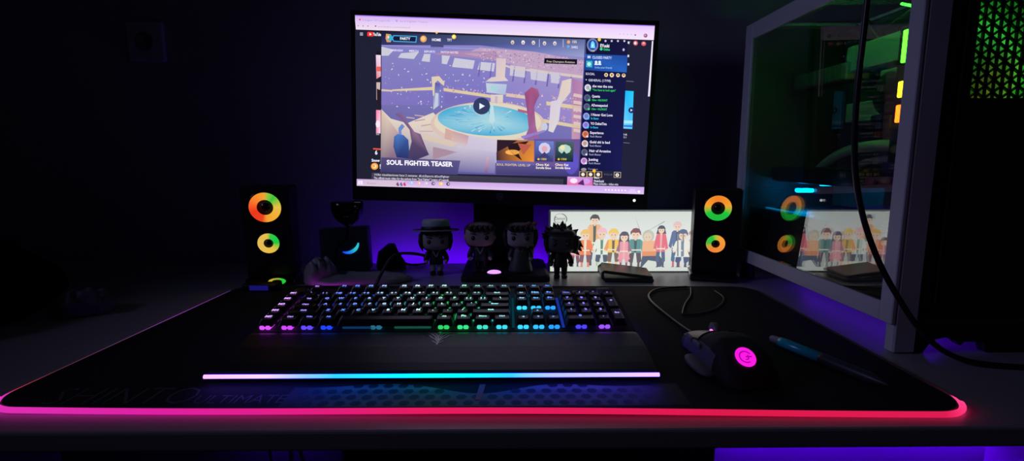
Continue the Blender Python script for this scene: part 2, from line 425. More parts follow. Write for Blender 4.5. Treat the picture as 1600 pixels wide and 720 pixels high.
R1, R2, R3, R4, R5, R6 = 0.5, 1.5, 2.5, 3.5, 4.5, 5.85
def row(name, v, u0, items):
    u = u0
    for it in items:
        leg, wu = it if isinstance(it, tuple) else (it, 1.0)
        key('letter_key' if len(leg) == 1 and leg.isalpha() else name, u + wu / 2, v, wu, 1, leg); u += wu
row('modifier_key', R1, 0, [('Ctrl', 1.25), ('Win', 1.25), ('Alt', 1.25)])
key('space_bar', 6.875, R1, 6.25, 1, '')
row('modifier_key', R1, 10, [('Alt', 1.25), ('Fn', 1.25), ('Menu', 1.25), ('Ctrl', 1.25)])
row('punctuation_key', R2, 0, [('Shift', 2.25)] + list('ZXCVBNM') + [',', '.', '/', ('Shift', 2.75)])
row('punctuation_key', R3, 0, [('Caps', 1.75)] + list('ASDFGHJKL') + [';', "'", ('Enter', 2.25)])
row('punctuation_key', R4, 0, [('Tab', 1.5)] + list('QWERTYUIOP') + ['[|{', ']|}', ('\\', 1.5)])
row('number_key', R5, 0, ['`', '1|!', '2|@', '3|#', '4|$', '5|%', '6|^', '7|&', '8|*', '9|(', '0|)', '-|_', '=|+', ('Back', 2.0)])
key('function_key', 0.5, R6, 1, 1, 'Esc')
for k in range(12): key('function_key', 2.5 + k + (k // 4) * 0.5, R6, 1, 1, 'F%d' % (k + 1))
for k, s in enumerate(('Prt', 'Scr', 'Pau')): key('navigation_key', 15.75 + k, R6, 1, 1, s)
for k, s in enumerate(('Ins', 'Hm', 'Pg')): key('navigation_key', 15.75 + k, R5, 1, 1, s)
for k, s in enumerate(('Del', 'End', 'Pg')): key('navigation_key', 15.75 + k, R4, 1, 1, s)
key('arrow_key', 16.75, R2, 1, 1, '^')
for k, s in enumerate('<v>'): key('arrow_key', 15.75 + k, R1, 1, 1, s)
for r, v in (('789', R4), ('456', R3), ('123', R2)):
    for k, s in enumerate(r): key('number_pad_key', 19.0 + k, v, 1, 1, s)
for k, s in enumerate(('Num', '/', '*', '-')): key('number_pad_key', 19.0 + k, R5, 1, 1, s)
key('number_pad_key', 22.0, 3.0, 1, 2, '+'); key('number_pad_key', 22.0, 1.0, 1, 2, 'Ent')
key('number_pad_key', 19.5, R1, 2, 1, '0'); key('number_pad_key', 21.0, R1, 1, 1, '.')
for k, v in enumerate((R5, R4, R3, R2, R1)): key('macro_key', -0.78, v, 1, 1, 'M%d' % (k + 1))
# glowing switches: those in open view are parts of their own, the rest one layer below the caps
def switch(f, u, v, k=1.0):
    cx = KX0 + u * U; cy = 0.0045 + v * U; c = hue(u, LEAK, k)
    f.bbox((cx - 0.0036, cy, 0.0030), (0.0062, 0.0146, 0.0052), 0.0012, 1, col=c, M=MK); f.bbox((cx + 0.0036, cy, 0.0030), (0.0062, 0.0146, 0.0052), 0.0012, 1, col=c, M=MK)
front = [(-0.78, 1.1), (0.625, 1.1), (1.875, 1.1), (3.125, 1.1), (6.3, .6), (10.625, 1.1), (11.875, 1.1), (13.125, 1.1), (14.375, 1.1), (15.75, 1.2), (16.75, 1.2), (17.75, 1.2), (19.5, 1.0), (21.0, 1.2)]
for u, k in front:
    f = MB(); switch(f, u, R1 - 0.14, k); f.build('switch', M_glow, kb)
f = MB(); cx = KX0 + 6.9 * U
for du, ww in ((-1.7, 0.040), (1.75, 0.045)):
    f.bbox((cx + du * U, 0.0045 + (R1 - .14) * U, 0.003), (ww, 0.0146, 0.0030), 0.001, 1, col=hue(6.9 + du, LEAK, 0.20), M=MK)
f.build('stabiliser', M_glow, kb)
for u in (15.75, 16.75, 17.75):
    f = MB(); switch(f, u, R4 - 0.14, 1.3); f.build('switch', M_glow, kb)
f = MB()
for v in (R2, R3, R4, R5):
    u = 0.6
    while u < 14.6: switch(f, u, v, 0.3 if u < 3 else 0.7); u += 1.0
    for k in range(4): switch(f, 19.0 + k, v, 0.6)
    switch(f, -0.78, v, 0.15)
switch(f, 0.5, R6, .4)
for k in range(12): switch(f, 2.5 + k + (k // 4) * 0.5, R6, .6)
for k in range(3): switch(f, 15.75 + k, R5, 0.9); switch(f, 15.75 + k, R6, 0.9)
o = f.build('backlight', M_glow, kb); o['kind'] = 'stuff'
# glow strips painting the key light that leaks into gaps between blocks
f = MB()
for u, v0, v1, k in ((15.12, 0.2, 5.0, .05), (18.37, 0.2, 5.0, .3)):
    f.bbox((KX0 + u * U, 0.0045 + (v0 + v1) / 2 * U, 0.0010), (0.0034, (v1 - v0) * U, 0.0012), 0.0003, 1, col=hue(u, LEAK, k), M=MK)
f.build('gap_glow', M_glow, kb)
# dial, media keys, volume roller
f = MB(); MD = MK @ Matrix.Translation((KX0 - 0.72 * U, 0.0045 + 5.95 * U, 0))
f.lathe([(0.0105, 0.0), (0.0105, 0.006), (0.0098, 0.0068), (0.006, 0.0065)], 32, M=MD); dl = f.build('command_dial', M_black, kb)
f = MB(); f.ring_disc((0, 0, 0.0004), 0.0106, 0.0122, (1, 0, 0), (0, 1, 0), 40, col=S(50, 40, 190, .6)); f.v = [tuple(MD @ Vector(p)) for p in f.v]
f.build('dial_light', M_glow, dl)
for k in range(3):
    f = MB(); f.lathe([(0.0055, 0), (0.0055, 0.003), (0.0045, 0.0036)], 24, M=MK @ Matrix.Translation((KX0 + (19.0 + k * 0.85) * U, 0.0045 + 5.9 * U, 0)))
    f.build('media_button', M_black, kb)
f = MB(); Mr = MK @ Matrix.Translation((KX0 + 21.95 * U, 0.0045 + 5.9 * U, 0.002)) @ Matrix.Rotation(PI / 2, 4, 'Y')
f.lathe([(0.006, -0.009), (0.0066, -0.008), (0.0066, 0.008), (0.006, 0.009)], 26, M=Mr); f.build('volume_roller', M_grey, kb)
# side light lines of the case
f = MB()
for s in (-1, 1):
    f.bbox((s * 0.2340, 0.072, 0.004), (0.0016, 0.118, 0.003), 0.0005, 1, col=S(45, 20, 255, 10.0))
f.bbox((0, 0.1405, 0.006), (0.44, 0.0016, 0.003), 0.0005, 1, col=S(90, 30, 220, 0.6))
f.build('side_light', M_glow, kb)
# palm rest with its light bar
f = MB(); pr = [(-0.002, 0.0), (-0.002, 0.0205), (-0.004, 0.0222), (-0.012, 0.0225), (-0.045, 0.0200), (-0.080, 0.0155), (-0.094, 0.0128), (-0.099, 0.0105), (-0.1005, 0.0085), (-0.0965, 0.0060), (-0.090, 0.0)]
f.loft([[(x, y + ((0.004 if y < -0.05 else -0.003) * e), z - 0.0015 * e * (z > 0.001)) for y, z in pr] for x, e in ((-0.2335, 1), (-0.2320, 0.3), (-0.229, 0), (0.229, 0), (0.2320, 0.3), (0.2335, 1))], smooth=False)
rest = f.build('palm_rest', M_rest, kb)
BAR = [(-0.233, (1.5, 0.60, 7.0)), (-0.17, (1.0, 0.70, 9.0)), (-0.13, (0.30, 0.60, 9.0)), (-0.10, (0.03, 0.70, 7.0)), (-0.04, (0.004, 1.0, 4.2)), (0.0, (0.004, 1.8, 2.9)),
       (0.04, (0.004, 1.0, 4.5)), (0.08, (0.03, 0.7, 7.0)), (0.12, (0.5, 0.6, 9.0)), (0.18, (0.75, 0.6, 9.0)), (0.233, (1.1, 0.62, 8.0))]
f = MB(); N = 80; P = [-0.2325 + 0.465 * k / N for k in range(N + 1)]
f.tube([(x, -0.1008, 0.0098 - 0.0) for x in P], 0.00215, 8, cols=[ramp(BAR, x) + (1,) for x in P])
f.build('light_bar', M_glow, rest)
# embossed three-headed emblem on the palm rest
f = MB(); Ex, Ey = (685 - 791) * 0.60 / 800 + 0.0755, -0.0095
def em(pts, w):
    Q = [(Ex + x, Ey + y * 2.0, 0.0229 - 0.0026 * max(0, -(Ey + y * 2.0) - 0.012) / 0.033) for x, y in pts]
    for i in range(len(Q) - 1):
        d = Vector(Q[i + 1]) - Vector(Q[i]); n_ = Vector((-d.y, d.x, 0)).normalized() * w * .8
        n1 = n_ * (0.3 if i == len(Q) - 2 else 1.0); a, b = Vector(Q[i]), Vector(Q[i + 1])
        f.loft([[tuple(a - n_), tuple(a + n_), tuple(a + n_ - Vector((0, 0, .0006))), tuple(a - n_ - Vector((0, 0, .0006)))], [tuple(b - n1), tuple(b + n1), tuple(b + n1 - Vector((0, 0, .0006))), tuple(b - n1 - Vector((0, 0, .0006)))]])
for s in (-1, 1):
    em([(0, -0.012), (s * 0.004, -0.008), (s * 0.008, -0.006), (s * 0.012, -0.003), (s * 0.016, -0.0035)], 0.0009)
    em([(0, -0.010), (s * 0.005, -0.004), (s * 0.010, -0.001), (s * 0.015, 0.0015)], 0.0009)
    em([(s * 0.001, -0.006), (s * 0.004, -0.001), (s * 0.009, 0.001)], 0.0008)
    em([(0, -0.014), (s * 0.004, -0.012), (s * 0.007, -0.010)], 0.0008)
em([(0, -0.016), (0.0012, -0.010), (-0.0012, -0.005), (0.001, -0.001), (0, 0.002)], 0.0011)
em([(-0.002, 0.001), (0.0, 0.0025), (0.002, 0.001)], 0.0009)
f.build('emblem', pbr('emblem_relief', (0.34, 0.34, 0.37, 1), 0.30, metal=0.7), rest)
# ================================================================ monitor
RM = math.radians(1.75)
mon = thing('monitor', 'wide black monitor showing a game client over a video site', 'monitor', (-0.006, 1.07, 0.0))
SW, SH, SZ = 0.598, 0.338, 0.3395
MT = Matrix.Translation((0, 0, SZ)) @ Matrix.Rotation(RM, 4, 'Y')
def inv_quad(TL, TR, BL, BR):
    """drawing units of a four-cornered sheet -> (u, v) in 0..1, v down"""
    def fn(x, y):
        u = v = 0.5
        for _ in range(12):
            xl = TL[0] + (BL[0] - TL[0]) * v; xr = TR[0] + (BR[0] - TR[0]) * v; u = (x - xl) / (xr - xl)
            yt = TL[1] + (TR[1] - TL[1]) * u; yb = BL[1] + (BR[1] - BL[1]) * u; v = (y - yt) / (yb - yt)
        return u, v
    return fn
_sq = inv_quad((40, 22), (1148, 55), (55, 648), (1102, 680))
def scr(x, y, L=1):
    u, v = _sq(x, y); u = min(1, max(0, u)); v = min(1, max(0, v))
    return tuple(MT @ Vector(((u - 0.5) * SW, -0.0008 - 0.00005 * L, (0.5 - v) * SH)))
s = MB()
ART = 1.0
def lit(c): return tuple(q * ART if ART == 1.0 else 0.82 * (1 - math.exp(-q * ART * 1.35)) for q in c[:3]) + (1,)
def P(pts, col, L=2):
    col = lit(col)
    s.poly([scr(x, y, L) for x, y in pts], col)
def G(pts, cols, L=2):
    cols = [lit(c) for c in cols]
    s.poly([scr(x, y, L) for x, y in pts], cols=cols)
def Rq(x0, y0, x1, y1, col, L=2, k=0.030):
    P([(x0, y0), (x1, y0 + (x1 - x0) * k), (x1 - (y1 - y0) * .03, y1 + (x1 - x0) * k), (x0 - (y1 - y0) * .01, y1)], col, L)
def C(x, y, rx, ry, col, L=3, n=24):
    P([(x + rx * math.cos(2 * PI * k / n), y + ry * math.sin(2 * PI * k / n)) for k in range(n)], col, L)
def T(t, x, y, w, h, col, L=6, bold=0.0, k=0.03):
    put_text(s, t, lambda a, b: scr(a, y - b + (a - x) * k, L), x, 0, w, h, col, bold=bold)
rnd = random.Random(5)
# page and browser
G([(40, 22), (1148, 55), (1102, 680), (55, 648)], [S(30, 30, 50), S(30, 31, 52), S(33, 33, 58), S(32, 32, 50)], 0)
G([(40, 22), (1148, 55), (1147, 72), (40, 40)], [S(200, 165, 228), S(215, 185, 240), S(228, 200, 246), S(214, 184, 236)], 1)
G([(40, 40), (1147, 72), (1144, 107), (44, 73)], [S(214, 190, 236), S(230, 205, 246), S(236, 220, 238), S(232, 212, 226)], 1)
P([(40, 22), (1148, 55), (1148, 58), (40, 25)], S(150, 110, 225), 2)
C(58, 38, 3, 3, S(205, 70, 90)); C(193, 42, 4, 4, S(160, 160, 240))
T('League of Legends', 68, 42, 100, 6, S(175, 150, 195)); T('Soul Fighter Teaser', 204, 46, 105, 6, S(170, 145, 190))
for k in range(3): C(52 + 18 * k, 60 + .5 * k, 2.2, 2.2, S(150, 130, 165))
C(116, 61, 2.6, 2.6, S(110, 95, 120)); T('youtube.com/watch', 124, 65, 120, 6, S(180, 160, 190))
C(1113, 91, 7, 7, S(120, 70, 130)); C(1112, 90, 4, 4, S(220, 150, 150), 4); C(1075, 89, 3, 3, S(120, 110, 140))
for k in range(4): C(1018 + 14 * k, 86 + .5 * k, 2, 2, S(190, 175, 200))
for k in range(3): Rq(59, 84 + 4 * k, 70, 86 + 4 * k, S(200, 195, 225), 3)
P([(87, 81), (107, 82), (109, 90), (107, 98), (87, 97), (85, 89)], S(238, 50, 45), 3); P([(94, 85), (102, 90), (94, 94)], S(255, 245, 245), 4)
T('YouTube', 108, 95, 28, 11, S(240, 235, 250), bold=.03)
# pale thumbnails peeping out left of the game window, captions below
G([(118, 163), (136, 164), (137, 240), (121, 250)], [S(225, 200, 225), S(235, 215, 230), S(225, 170, 190), S(215, 120, 120)], 2)
Rq(121, 205, 137, 222, S(225, 95, 85), 3); P([(121, 262), (135, 262), (134, 330), (122, 326)], S(200, 175, 170), 2); P([(123, 285), (135, 290), (134, 360), (124, 330)], S(40, 25, 35), 3)
G([(121, 363), (138, 364), (138, 450), (122, 450)], [S(240, 120, 160), S(245, 170, 195), S(235, 215, 235), S(225, 130, 160)], 2)
C(128, 415, 8, 14, S(235, 225, 240), 3, 8); T('Sett', 122, 456, 12, 6, S(220, 215, 235)); P([(121, 150), (118, 163), (136, 163), (136, 150)], S(24, 22, 35), 1)
P([(112, 505), (140, 507), (140, 512), (112, 510)], S(235, 85, 60), 3); T('6', 119, 529, 9, 15, S(240, 240, 250), bold=.03); T('Snow', 107, 556, 30, 10, S(240, 240, 250), bold=.03)
C(118, 574, 13, 13, S(245, 160, 60)); C(118, 574, 7, 7, S(255, 220, 170), 4); C(116, 573, 3, 3, S(190, 80, 40), 5); T('!', 136, 582, 4, 16, S(230, 230, 250), bold=.03)
G([(108, 598), (808, 622), (806, 648), (107, 632)], [S(66, 60, 78), S(56, 56, 74), S(50, 50, 68), S(60, 58, 74)], 2)
T('14.8m visualizaciones hace 2 semanas  #LoLEsports #SoulFighter', 116, 609, 274, 8, S(205, 200, 225), bold=.012); T('The official music video for the anthem from "Soul Fighter" League of Legends', 116, 622, 272, 8, S(225, 220, 240), bold=.012)
# page right of the window
for yy in (112, 160, 190): Rq(1046, yy, 1052, yy + 8, S(225, 225, 245), 3)
T('Y', 1048, 122, 8, 10, S(220, 220, 245)); C(1076, 118, 9, 9, S(190, 90, 105)); C(1075, 118, 5, 5, S(245, 220, 225), 4); C(1106, 120, 9, 8, S(215, 90, 110)); C(1106, 118, 4, 3, S(250, 190, 190), 4)
P([(1041, 254), (1068, 256), (1068, 258), (1041, 256)], S(120, 115, 150), 3)
G([(1036, 290), (1068, 292), (1062, 432), (1029, 430)], [S(20, 175, 240), S(30, 200, 255), S(85, 190, 240), S(110, 205, 245)], 2)
P([(1031, 400), (1064, 401), (1063, 412), (1030, 411)], S(160, 225, 250), 3); P([(1031, 418), (1064, 419), (1064, 424), (1031, 423)], S(50, 90, 190), 4)
C(1059, 362, 11, 11, S(30, 45, 95), 5); P([(1056, 357), (1064, 362), (1056, 367)], S(200, 225, 255), 6)
T('9.4K', 1029, 456, 14, 7, S(230, 230, 250)); T('3.1', 1029, 466, 10, 7, S(225, 225, 250)); P([(1029, 482), (1052, 484), (1052, 486), (1029, 484)], S(120, 115, 150), 3)
P([(1137, 110), (1142, 110), (1128, 311), (1121, 311)], S(232, 222, 245), 3)
# game window: painted arena
ART = 1.45
WIN = [(139, 84), (892, 106), (862, 612), (142, 597)]
G(WIN, [S(112, 108, 190), S(128, 120, 190), S(80, 76, 150), S(70, 66, 120)], 2)
G([(139, 150), (560, 160), (560, 345), (140, 345)], [S(110, 106, 178), S(116, 108, 190), S(98, 92, 182), S(104, 92, 176)], 3)
G([(560, 160), (885, 180), (878, 420), (560, 400)], [S(125, 118, 195), S(150, 132, 192), S(128, 110, 190), S(105, 96, 185)], 3)
P([(500, 136), (700, 150), (884, 184), (880, 240), (700, 216), (560, 182), (440, 158)], S(178, 140, 182), 4)
P([(380, 148), (560, 150), (575, 186), (470, 172), (330, 160)], S(150, 112, 158), 4)
for k in range(260):
    x = rnd.uniform(500, 882); y = 150 + (x - 500) * .115 + rnd.uniform(-16, 32)
    if y < 134: continue
    q = rnd.uniform(1.3, 3.2); P([(x - q, y), (x, y - q), (x + q, y), (x, y + q)], rnd.choice([S(226, 170, 190), S(150, 100, 150), S(235, 205, 215), S(196, 120, 150), S(120, 100, 165)]), 5)
def Z(p): return (24 + .4666 * p[0], 12 + .4666 * p[1])
CLO = S(196, 194, 226)
for pl_ in ([(245, 260), (345, 285), (300, 330), (245, 330)], [(400, 310), (540, 300), (500, 355), (375, 345)], [(580, 315), (630, 315), (625, 378), (560, 370)], [(720, 325), (785, 330), (760, 395), (720, 390)],
            [(820, 345), (980, 365), (965, 430), (800, 415)], [(1020, 375), (1140, 385), (1130, 450), (1000, 435)]):
    P([Z(p) for p in pl_], CLO, 5)
for pl_ in ([(612, 198), (668, 206), (666, 244), (610, 236)], [(685, 210), (750, 220), (745, 258), (688, 250)], [(760, 222), (800, 226), (792, 266), (762, 262)]):
    P(pl_, S(196, 186, 226), 5)
P([(880, 236), (620, 205), (560, 186), (560, 192), (620, 213), (879, 246)], S(222, 190, 178), 5)
for k in range(9): P([(500 + k * 42, 186 + k * 6), (504 + k * 42, 186 + k * 6), (498 + k * 42, 240 + k * 6), (492 + k * 42, 240 + k * 6)], S(88, 80, 158), 5)
GOLD = S(232, 192, 142)
P([Z(p) for p in [(330, 592), (650, 570), (652, 596), (335, 604)]], GOLD, 6)
P([(140, 287), (180, 290), (180, 296), (140, 294)], S(226, 190, 150), 5)
P([Z(p) for p in [(640, 492), (700, 486), (742, 535), (738, 562), (715, 545), (690, 520), (668, 540), (662, 640), (652, 640)]], S(236, 198, 160), 7)
G([(332, 262), (354, 266), (352, 345), (330, 362)], [S(70, 62, 140), S(80, 72, 150), S(130, 150, 220), S(190, 205, 240)], 6)
P([(337, 300), (349, 302), (346, 350), (336, 352)], S(186, 196, 236), 7)
P([Z(p) for p in [(735, 578), (1110, 632), (1110, 656), (735, 602)]], GOLD, 6)
for k in range(44):
    x = rnd.uniform(372, 545); y = 282 + (x - 370) * .14 - rnd.uniform(1, 12); q = rnd.uniform(1.5, 3)
    P([(x - q, y + 3), (x, y - q), (x + q, y + 3)], rnd.choice([S(226, 160, 180), S(150, 110, 170), S(240, 205, 205), S(120, 96, 170)]), 7)
P([(371, 300), (545, 322), (545, 352), (371, 340)], S(98, 88, 168), 6)
# centre column
G([Z(p) for p in [(1150, 345), (1226, 350), (1218, 492), (1246, 522), (1060, 532), (1110, 495), (1145, 490)]], [S(216, 178, 196), S(228, 190, 190), S(240, 200, 185), S(232, 200, 215), S(226, 190, 200), S(236, 200, 190), S(230, 190, 190)], 8)
G([(522, 260), (600, 264), (594, 306), (526, 298)], [S(186, 206, 240), S(168, 190, 232), S(150, 172, 226), S(176, 206, 240)], 8)
P([(523, 258), (600, 262), (600, 268), (523, 264)], S(110, 112, 190), 9); C(553, 282, 14, 8, S(140, 214, 226), 9, 10)
G([(540, 306), (586, 306), (584, 362), (540, 352)], [S(236, 196, 186), S(246, 210, 190), S(236, 196, 190), S(226, 186, 190)], 8)
P([(556, 312), (566, 312), (564, 340), (555, 338)], S(186, 160, 190), 9)
# right: stands, columns and ramps
for y0, c in ((290, S(232, 180, 160)), (365, S(230, 178, 158))):
    P([(596, y0 + 10), (690, y0 + 22), (690, y0 + 34), (596, y0 + 22)], c, 6)
P([(745, 330), (880, 348), (878, 362), (745, 344)], GOLD, 6); P([(735, 395), (876, 420), (874, 432), (735, 408)], GOLD, 6)
for y0 in (300, 336, 372):
    for k in range(40):
        x = rnd.uniform(590, 876); y = y0 + (x - 590) * .1 + rnd.uniform(-10, 6); q = rnd.uniform(1.5, 3.6)
        P([(x - q, y + 3), (x, y - q), (x + q, y + 3)], rnd.choice([S(236, 176, 186), S(166, 116, 166), S(246, 216, 206), S(206, 136, 166)]), 7)
G([(803, 255), (838, 246), (834, 296), (792, 350), (770, 444), (756, 440), (762, 372), (790, 312)], [S(236, 196, 180), S(240, 206, 180), S(240, 206, 186), S(226, 196, 206), S(216, 200, 230), S(206, 190, 226), S(226, 190, 200), S(236, 196, 186)], 8)
G([(762, 330), (800, 322), (792, 400), (770, 446), (752, 440)], [S(214, 200, 232), S(222, 206, 236), S(220, 200, 226), S(236, 216, 226), S(230, 206, 216)], 9)
G([(840, 246), (882, 258), (876, 470), (838, 478)], [S(150, 96, 150), S(170, 112, 160), S(176, 116, 156), S(186, 132, 156)], 6)
for k in range(6): P([(846, 300 + k * 26), (880, 306 + k * 26), (879, 318 + k * 26), (844, 312 + k * 26)], S(226, 180, 178), 7)
# arena floor and pool
C(530, 414, 210, 82, S(222, 176, 160), 8, 48); C(530, 408, 196, 72, S(246, 214, 176), 9, 48)
n = 48
for k in range(n):
    a, b = 2 * PI * k / n, 2 * PI * (k + 1) / n
    def rim(t): return (524 + 178 * math.cos(t), 401 + 57 * math.sin(t) + 10 * math.cos(t))
    ca = lambda t: lerp(S(52, 150, 214), S(98, 176, 226), .5 + .5 * math.sin(t * 3))
    G([rim(a), rim(b), (545, 404)], [ca(a), ca(b), S(150, 222, 250)], 10)
for k in range(70):
    t = rnd.uniform(0, 2 * PI); r0 = rnd.uniform(.12, .55); r1 = min(.96, r0 + rnd.uniform(.08, .4)); q = rnd.uniform(.006, .016)
    def pp(r, tt): return (545 + r * (524 - 545 + 178 * math.cos(tt)), 404 + r * (-3 + 57 * math.sin(tt) + 10 * math.cos(tt)))
    P([pp(r0, t), pp(r1, t - q * 1.6), pp(r1, t + q * 1.6)], rnd.choice([S(150, 226, 246), S(196, 240, 252), S(40, 110, 196), S(34, 120, 200), S(110, 206, 236)]), 11)
P([(541, 340), (549, 340), (556, 404), (545, 414), (534, 404)], S(176, 232, 250), 12)
# lower terraces
G([(140, 360), (175, 395), (235, 412), (330, 372), (348, 392), (380, 440), (470, 470), (560, 476), (562, 560), (430, 590), (142, 597)],
  [S(240, 206, 176), S(246, 214, 186), S(242, 206, 186), S(244, 206, 186), S(250, 220, 186), S(232, 188, 170), S(226, 182, 180), S(222, 186, 206), S(170, 160, 206), S(96, 92, 150), S(66, 62, 110)], 8)
G([(140, 360), (140, 597), (260, 597), (220, 470), (165, 395)], [S(232, 186, 160), S(72, 60, 96), S(72, 62, 106), S(150, 110, 126), S(226, 186, 166)], 9)
for x0, y0, x1, y1, c in ((262, 402, 300, 396, S(178, 130, 136)), (286, 420, 322, 414, S(186, 136, 136)), (280, 440, 330, 440, S(196, 150, 146)), (262, 380, 296, 384, S(196, 150, 150)), (232, 388, 262, 392, S(200, 160, 150))):
    P([(x0, y0), (x1, y1), (x1, y1 + 4), (x0, y0 + 4)], c, 10)
G([(375, 430), (400, 440), (396, 476), (372, 470)], [S(206, 150, 140)] * 4, 10); G([(400, 440), (460, 458), (456, 490), (396, 478)], [S(196, 142, 140), S(186, 132, 146), S(206, 160, 170), S(216, 170, 160)], 10)
G([(460, 456), (572, 474), (564, 520), (452, 504)], [S(206, 190, 230), S(212, 196, 236), S(196, 180, 226), S(196, 180, 222)], 10)
G([(425, 496), (560, 520), (556, 600), (330, 590)], [S(206, 186, 216), S(180, 170, 216), S(96, 92, 150), S(86, 82, 136)], 10)
P([(300, 452), (420, 486), (400, 500), (290, 470)], S(222, 186, 160), 10); P([(330, 500), (420, 520), (330, 548)], S(150, 116, 136), 10)
G([(526, 540), (536, 538), (530, 600), (518, 600)], [S(226, 146, 166), S(216, 146, 166), S(96, 72, 126), S(96, 72, 126)], 11)
# foreground spectators
G([(188, 462), (200, 452), (222, 456), (240, 474), (246, 545), (198, 540), (186, 500)], [S(50, 84, 160), S(62, 98, 180), S(56, 90, 170), S(42, 66, 130), S(30, 40, 86), S(30, 40, 86), S(38, 66, 126)], 12)
P([(205, 452), (203, 430), (216, 414), (226, 424), (214, 440), (216, 456)], S(88, 116, 200), 12)
G([(190, 378), (212, 372), (236, 408), (262, 444), (284, 452), (306, 508), (316, 530), (262, 552), (238, 540), (252, 480), (244, 436), (214, 398)], [S(96, 66, 120), S(110, 76, 126), S(110, 78, 116), S(126, 90, 120), S(100, 70, 110), S(62, 48, 80), S(56, 46, 80), S(48, 42, 76), S(54, 46, 80), S(70, 56, 86), S(92, 66, 102), S(100, 72, 116)], 13)
G([(664, 300), (690, 278), (714, 286), (720, 308), (708, 330), (700, 352), (706, 420), (718, 468), (662, 474), (680, 430), (672, 350)], [S(130, 60, 106), S(146, 68, 106), S(150, 80, 110), S(130, 70, 110), S(120, 60, 110), S(130, 66, 110), S(146, 86, 130), S(130, 80, 140), S(130, 80, 140), S(132, 72, 120), S(120, 56, 106)], 13)
P([(640, 358), (676, 366), (676, 376), (640, 368)], S(150, 80, 110), 13); C(738, 424, 12, 16, S(190, 196, 240), 12, 10); P([(650, 460), (740, 436), (738, 444), (660, 470)], S(120, 110, 206), 13)
C(836, 560, 26, 44, S(76, 66, 190), 9, 20); P([(700, 470), (870, 470), (866, 612), (700, 608)], S(86, 66, 126), 8)
G([(560, 560), (866, 580), (864, 612), (560, 604)], [S(76, 68, 120), S(60, 52, 120), S(46, 42, 96), S(52, 48, 92)], 9)
for k in range(90):
    x = rnd.uniform(150, 520); y = rnd.uniform(190, 360); q = rnd.uniform(1.5, 5); a = rnd.uniform(0, PI); dx, dy = q * math.cos(a), q * math.sin(a)
    P([(x - dx, y - dy), (x - dy * .5, y + dx * .5), (x + dx, y + dy), (x + dy * .5, y - dx * .5)], rnd.choice([S(240, 236, 250), S(236, 226, 200), S(226, 206, 236), S(216, 90, 120), S(186, 236, 240), S(240, 226, 170)]), 14)
G([(142, 540), (430, 552), (420, 606), (142, 597)], [S(66, 58, 100), S(72, 66, 116), S(56, 54, 100), S(46, 44, 82)], 11)
ART = 1.0
# client header
G([(139, 84), (892, 106), (890, 170), (700, 150), (500, 128), (138, 128)], [S(24, 26, 58), S(90, 104, 150), S(150, 156, 200), S(110, 120, 180), S(72, 78, 140), S(48, 50, 98)], 15)
P([(138, 128), (500, 140), (500, 142), (138, 130)], S(160, 155, 215), 16)
P([(320, 118), (366, 120), (366, 138), (318, 137)], S(70, 72, 120), 16)
P([(155, 88), (172, 90), (178, 104), (172, 118), (158, 118), (153, 104)], S(216, 150, 96), 16); C(170, 103, 9, 11, S(60, 170, 200), 17); C(163, 100, 4, 5, S(240, 210, 170), 18, 10)
P([(182, 93), (268, 96), (266, 119), (182, 116), (176, 104)], S(70, 175, 220), 16); P([(184, 96), (265, 99), (263, 116), (184, 113), (180, 104)], S(20, 26, 62), 17)
T('PARTY', 206, 109, 38, 9, S(240, 236, 250), 18, .03); C(292, 106, 12, 12, S(222, 156, 86), 16); C(291, 105, 7, 7, S(250, 200, 140), 17)
T('HOME', 323, 113, 33, 9, S(240, 236, 250), 18, .03); T('TFT', 379, 114, 18, 9, S(220, 214, 240), 18, .02); C(404, 98, 8, 8, S(240, 206, 80), 17); C(403, 97, 4, 4, S(255, 240, 170), 18)
P([(334, 81), (347, 82), (340, 89)], S(230, 190, 90), 17)
for t, x, y, ww in (('OVERVIEW', 170, 150, 48), ('MERCH', 240, 152, 34), ('ESPORTS', 295, 154, 40), ('PATCH NOTES', 356, 156, 64)): T(t, x, y, ww, 7, S(226, 220, 246), 18, .02)
for x, y, c in ((620, 117, S(220, 200, 170)), (659, 117, S(240, 226, 226)), (697, 118, S(226, 210, 190)), (738, 120, S(220, 206, 190)), (776, 120, S(220, 206, 200))):
    C(x, y, 7, 8, c, 16, 6); C(x, y + 2, 3, 3, S(120, 120, 170), 17, 8)
for x in (718, 806): P([(x, 106), (x + 2, 106), (x + 2, 134), (x, 134)], S(190, 190, 226), 16)
C(827, 115, 6, 6, S(236, 160, 110), 17); T('155', 839, 118, 18, 8, S(236, 220, 210), 18, .02); C(826, 131, 5, 5, S(90, 170, 226), 17); T('2402', 837, 137, 24, 8, S(220, 220, 240), 18, .02)
P([(738, 173), (859, 177), (858, 196), (736, 192)], S(20, 18, 34), 16); T('Free Champion Rotation', 746, 188, 104, 7, S(206, 190, 176), 17, .01)
